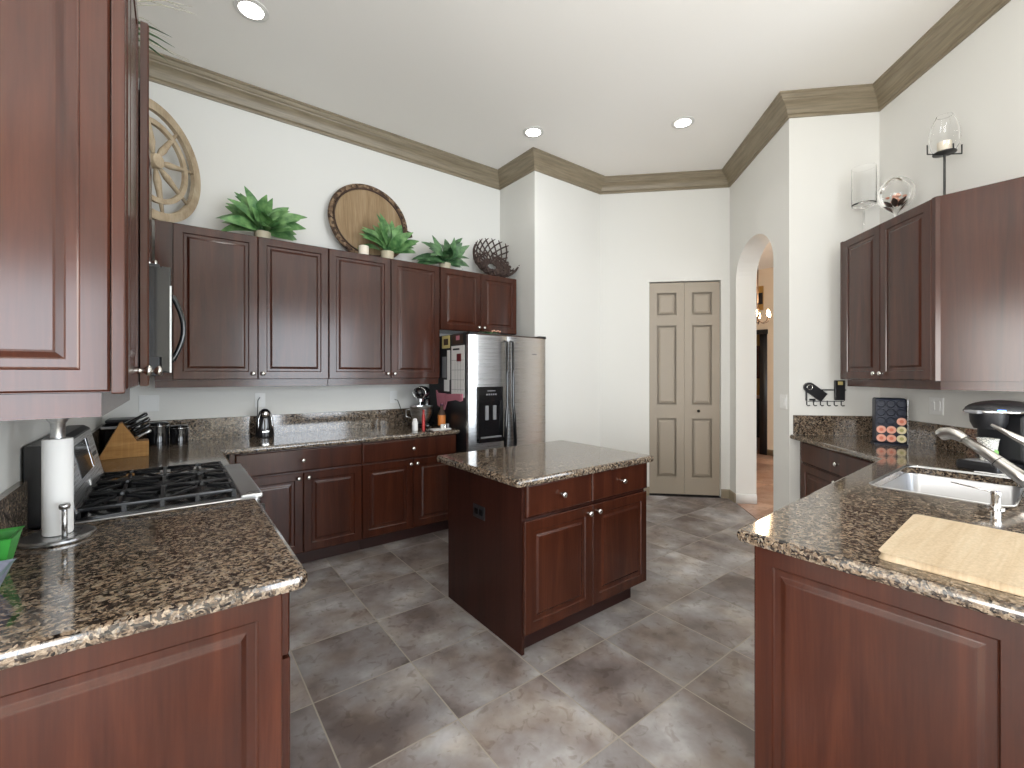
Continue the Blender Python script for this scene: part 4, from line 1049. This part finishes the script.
a = [bm.verts.new((x, -.014, z)) for x, z in poly]; b = [bm.verts.new((x, -.034, z)) for x, z in poly]; bm.faces.new(a); bm.faces.new(b)
for i in range(len(a)): bm.faces.new((a[i], a[(i+1) % len(a)], b[(i+1) % len(a)], b[i]))
obj('pouch', bm, M['black'], t)
bm = bmesh.new(); tube(bm, [(-.135+.02*math.cos(q), -.036, .03+.02*math.sin(q)) for q in [2*PI*k/18 for k in range(18)]], .003, 6, closed=True); obj('emblem_ring', bm, M['nickel'], t, smooth=True)
t = thing('pocket_organizer', 'upright black pouch with a cream badge on the right of the hook rack', 'pouch', (4.285, 1.325, 1.275), -PI/4)
B('pouch', M['black'], t, .055, .132, -.034, -.014, -.075, .088, bev=.005); B('badge', M['yellow'], t, .076, .112, -.0365, -.0342, .050, .078, bev=.001)
tag(t, t['label'], 'pouch')

# ------------------------------------------------------------------ decoration on top of the cabinets
def plant(label, x, y, z, rad, ht, n_, seed, mat, L=(.16, .26), W=(.03, .05), pot=True, flat=.5):
    random.seed(seed)
    t = thing('potted_plant', label, 'plant', (x, y, z), group=None)
    bm = bmesh.new(); lathe(bm, [(0, 0), (.05, 0), (.056, .02), (.058, .07), (.060, .074), (.052, .074), (.048, .05), (0, .05)], 24); obj('pot', bm, M['pot'], t, smooth=True, angle=40)
    bm = bmesh.new()
    for k in range(n_):
        an = 2*PI*k*.618+random.uniform(-.3, .3); el = random.uniform(-.1, 1.25)**1.0*flat*1.3
        el = flat*random.uniform(-.1, 2.6)
        b0 = Vector((random.uniform(-.02, .02), random.uniform(-.02, .02), .06))
        d = Vector((math.cos(an)*math.cos(el), math.sin(an)*math.cos(el)*.55-.08, math.sin(el)))
        st = random.uniform(.02, rad*.45)
        p1 = b0+d.normalized()*st+Vector((0, 0, .02))
        tube(bm, [b0, p1], .003, 5)
        LL = random.uniform(*L)
        # keep leaves in front of the wall
        if p1.y+d.normalized().y*LL > .13: d.y = -abs(d.y)*.3
        leaf(bm, p1, d, (random.uniform(-.5, .5), random.uniform(-1.3, -.5), .55), LL, random.uniform(*W), random.uniform(.0, .35), 7, 0, .12)
    obj('foliage', bm, mat, t, smooth=True)
    return t
plant('leafy green plant on the cabinets between the wheel and the round tray', .555, 3.90, UT+.001, .16, .3, 44, 3, M['leaf'], (.17, .29), (.040, .062), flat=.36)
plant('bushy green plant standing in front of the round wooden tray', 1.545, 3.845, UT+.001, .14, .3, 46, 11, M['leaf'], (.17, .27), (.036, .056), flat=.48)
plant('dark green plant between the round tray and the twig basket', 2.165, 3.90, UT+.001, .14, .3, 36, 21, M['leaf2'], (.17, .30), (.030, .050), flat=.42)
bm = bmesh.new(); lathe(bm, [(0, 0), (.04, 0), (.042, .01), (.042, .075), (.038, .077), (.036, .01), (0, .008)], 20); o = obj('votive_candle', bm, M['wax'], smooth=True, angle=40); o.location = (1.315, 3.80, UT+.001); tag(o, 'short cream candle jar beside the plant in front of the round tray', 'candle')
# round tray leaning on wall
t = thing('round_tray', 'large round wooden tray with a mottled bark rim leaning on the back wall', 'tray', (1.455, 3.985, UT+.004), rot=(math.radians(-9), 0, 0))
bm = bmesh.new(); lathe(bm, [(0, -.010), (.335, -.010), (.335, .006), (0, .006)], 56, mat4=Matrix.Translation((0, 0, .375)) @ Matrix.Rotation(PI/2, 4, 'X')); obj('base_board', bm, M['traywood'], t)
bm = bmesh.new()
tube(bm, [(.352*math.cos(a), 0, .375+.352*math.sin(a)) for a in [2*PI*k/64 for k in range(64)]], .022, 10, closed=True)
obj('bark_rim', bm, M['bark'], t, smooth=True)
bm = bmesh.new(); tube(bm, [(.323*math.cos(a), -.012, .375+.323*math.sin(a)) for a in [2*PI*k/64 for k in range(64)]], .008, 8, closed=True); obj('inner_rim', bm, M['brown'], t, smooth=True)
bm = bmesh.new(); tube(bm, [(.36, -.01, .36), (.40, -.02, .345), (.405, -.02, .31), (.365, -.01, .30)], .010, 8); obj('handle', bm, M['brown'], t, smooth=True)
# weathered wheel in the corner
t = thing('decorative_wheel', 'pale weathered wooden spoked wheel leaning in the left corner above the cabinets', 'wheel', (-.102, 3.80, UT+.003), rot=(0, 0, 0))
W = .395
Mx = Matrix.Translation((0, 0, W+.003)) @ Matrix.Rotation(math.radians(49), 4, 'Z') @ Matrix.Rotation(PI/2, 4, 'X')
def ring(bm, r0, r1, z0, z1, seg=64):
    lathe(bm, [(r0, z0), (r1, z0), (r1, z1), (r0, z1), (r0, z0)], seg, mat4=Mx)
bm = bmesh.new(); ring(bm, .332, .392, -.016, .016); obj('outer_rim', bm, M['palewood'], t, smooth=True, angle=40)
bm = bmesh.new(); ring(bm, .240, .274, -.010, .014); obj('inner_ring', bm, M['palewood'], t, smooth=True, angle=40)
bm = bmesh.new(); lathe(bm, [(0, -.03), (.045, -.03), (.05, 0), (.045, .035), (.02, .045), (0, .045)], 24, mat4=Mx); obj('hub', bm, M['palewood'], t, smooth=True, angle=40)
for k in range(8):
    a = k*PI/4+.2; bm = bmesh.new()
    tube(bm, [Mx @ Vector((r*math.cos(a), r*math.sin(a), 0)) for r in (.04, .12, .2, .35)], [.010, .024, .018, .009], 8)
    obj('spoke', bm, M['palewood'], t, smooth=True)
# dried grass vase
t = thing('grass_arrangement', 'wispy dried grass arrangement on top of the left wall cabinets', 'dried grass', (-.25, 2.05, UT+.001))
bm = bmesh.new(); lathe(bm, [(0, 0), (.05, 0), (.06, .06), (.045, .14), (.05, .15), (.04, .15), (.03, .05), (0, .04)], 20); obj('vase', bm, M['pot'], t, smooth=True)
bm = bmesh.new(); random.seed(5)
for k in range(90):
    an = random.uniform(0, 2*PI); sp = random.uniform(.1, .34); h = random.uniform(.05, .42)
    e = Vector((math.cos(an)*sp, math.sin(an)*sp, .15+h))
    if e.x < -.12: e.x = -e.x*.6
    tube(bm, [(0, 0, .13), (e.x*.3, e.y*.3, .15+h*.6), (e.x*.7, e.y*.7, .15+h*.95), e], [.0016, .0014, .001, .0005], 4)
obj('grass_blades', bm, M['grass'], t)
bm = bmesh.new()
for k in range(4):
    an = random.uniform(-.4, .9); leaf(bm, (0, 0, .14), (math.cos(an), math.sin(an), .35), (0, 0, 1), .26, .010, .2, 6)
obj('green_leaves', bm, M['leaf2'], t, smooth=True)
# twig basket
t = thing('twig_basket', 'spiky dark twig bowl standing on edge above the refrigerator cabinet', 'basket', (2.80, 3.93, UT+.003))
bm = bmesh.new(); NB = 20; random.seed(2)
for s_ in (1, -1):
    for k in range(NB):
        pts = []
        for i in range(9):
            f_ = i/8; a = 2*PI*k/NB+s_*f_*.95+(.16 if s_ < 0 else 0)
            r = .05+.20*math.sin(f_*PI/2); z = -.12*math.cos(f_*PI/2)+.10*max(0, f_-.6)
            pts.append((r*math.cos(a), r*math.sin(a), z))
        tube(bm, pts, [.008]*8+[.004], 5)
for j in range(46):
    a0 = random.uniform(0, 2*PI); f0 = random.uniform(.0, .5); pts = []
    for i in range(7):
        f_ = f0+.03*math.sin(i*1.3+j); a = a0+i*.22; r = .05+.18*math.sin(f_*PI/2); z = -.118*math.cos(f_*PI/2)
        pts.append((r*math.cos(a), r*math.sin(a), z))
    tube(bm, pts, .009, 5)
bmesh.ops.transform(bm, matrix=Matrix.Translation((0, -.02, .222)) @ Matrix.Rotation(math.radians(-14), 4, 'Y') @ Matrix.Rotation(math.radians(54), 4, 'X') @ Matrix.Scale(1.06, 4), verts=bm.verts)
mz = min(v.co.z for v in bm.verts)
for v in bm.verts: v.co.z -= mz
obj('woven_twigs', bm, M['twig'], t, smooth=True)
# glass pieces on the right cabinet
t = thing('hurricane_candle_holder', 'tall clear glass cylinder candle holder on a thin stem, leftmost on the right cabinet', 'candle holder', (4.245, 1.06, UT+.001))
bm = bmesh.new(); lathe(bm, [(0, 0), (.06, 0), (.06, .004), (.008, .012), (.006, .03), (.006, .235), (.02, .25), (.075, .268), (.077, .28), (.077, .56), (.0745, .56), (.0745, .28), (.02, .262), (0, .258)], 32); obj('glass', bm, M['glass'], t, smooth=True, angle=50)
bm = bmesh.new(); lathe(bm, [(0, .27), (.045, .27), (.045, .35), (0, .35)], 20); obj('candle', bm, plain('pale_clear_wax', srgb(224, 223, 218), .4), t, smooth=True, angle=40) if False else bm.free()
t = thing('glass_bowl', 'round clear footed glass bowl of shells and peach potpourri on the right cabinet', 'glass bowl', (4.02, .825, UT+.001))
t.scale = (1, 1, 1.12)
bm = bmesh.new(); pf = [(0, 0), (.055, 0), (.055, .005), (.012, .02), (.012, .08), (.03, .095)]
for k in range(1, 12):
    a = -PI/2+PI*k*.84/11+.25; pf.append((.104*math.cos(a), .20+.104*math.sin(a)))
inn = [(max(r-.003, 0), z+.002) for r, z in pf[6:]][::-1]
lathe(bm, pf+inn+[(0, .103)], 32); obj('glass', bm, M['glass'], t, smooth=True, angle=60)
bm = bmesh.new(); random.seed(9)
for k in range(26):
    an = random.uniform(0, 2*PI); r = random.uniform(0, .055); bmesh.ops.create_icosphere(bm, subdivisions=1, radius=random.uniform(.012, .02), matrix=Matrix.Translation((r*math.cos(an), r*math.sin(an), .145+random.uniform(0, .045))) @ Matrix.Diagonal((1.4, 1, .6, 1)))
o = obj('potpourri', bm, M['potpourri'], t, smooth=True)
bm = bmesh.new()
for k in range(8):
    an = k*.8; leaf(bm, (.02*math.cos(an), .02*math.sin(an), .115), (math.cos(an), math.sin(an), .25), (0, 0, 1), .075, .018, -.3, 5)
obj('dried_leaves', bm, M['brown'], t, smooth=True)
t = thing('iron_candle_stand', 'tall black iron candle stand with a glass shade and candle on the right cabinet', 'candle stand', (3.735, .54, UT+.001), math.radians(-40))
bm = bmesh.new(); lathe(bm, [(0, 0), (.06, 0), (.06, .006), (.006, .012), (.006, .30), (.055, .307), (.055, .313), (0, .313)], 24)
tube(bm, [(-.10, 0, .36), (-.10, 0, .305), (.0, 0, .303), (.10, 0, .305), (.10, 0, .36)], .0042, 6)
tube(bm, [(0, -.055, .34), (0, -.057, .31), (0, 0, .305)], .004, 6)
obj('iron_stand', bm, M['iron'], t, smooth=True, angle=50)
bm = bmesh.new(); lathe(bm, [(0, .3135), (.033, .3135), (.034, .375), (0, .375)], 24); obj('candle', bm, M['wax'], t, smooth=True, angle=40)
bm = bmesh.new(); pf = [(.048, .314), (.064, .345), (.071, .39), (.069, .44), (.058, .49), (.042, .525), (.038, .535)]
lathe(bm, pf+[(r-.0025, z) for r, z in pf[::-1]]+[pf[0]], 32); obj('glass_shade', bm, M['glass'], t, smooth=True, angle=60)
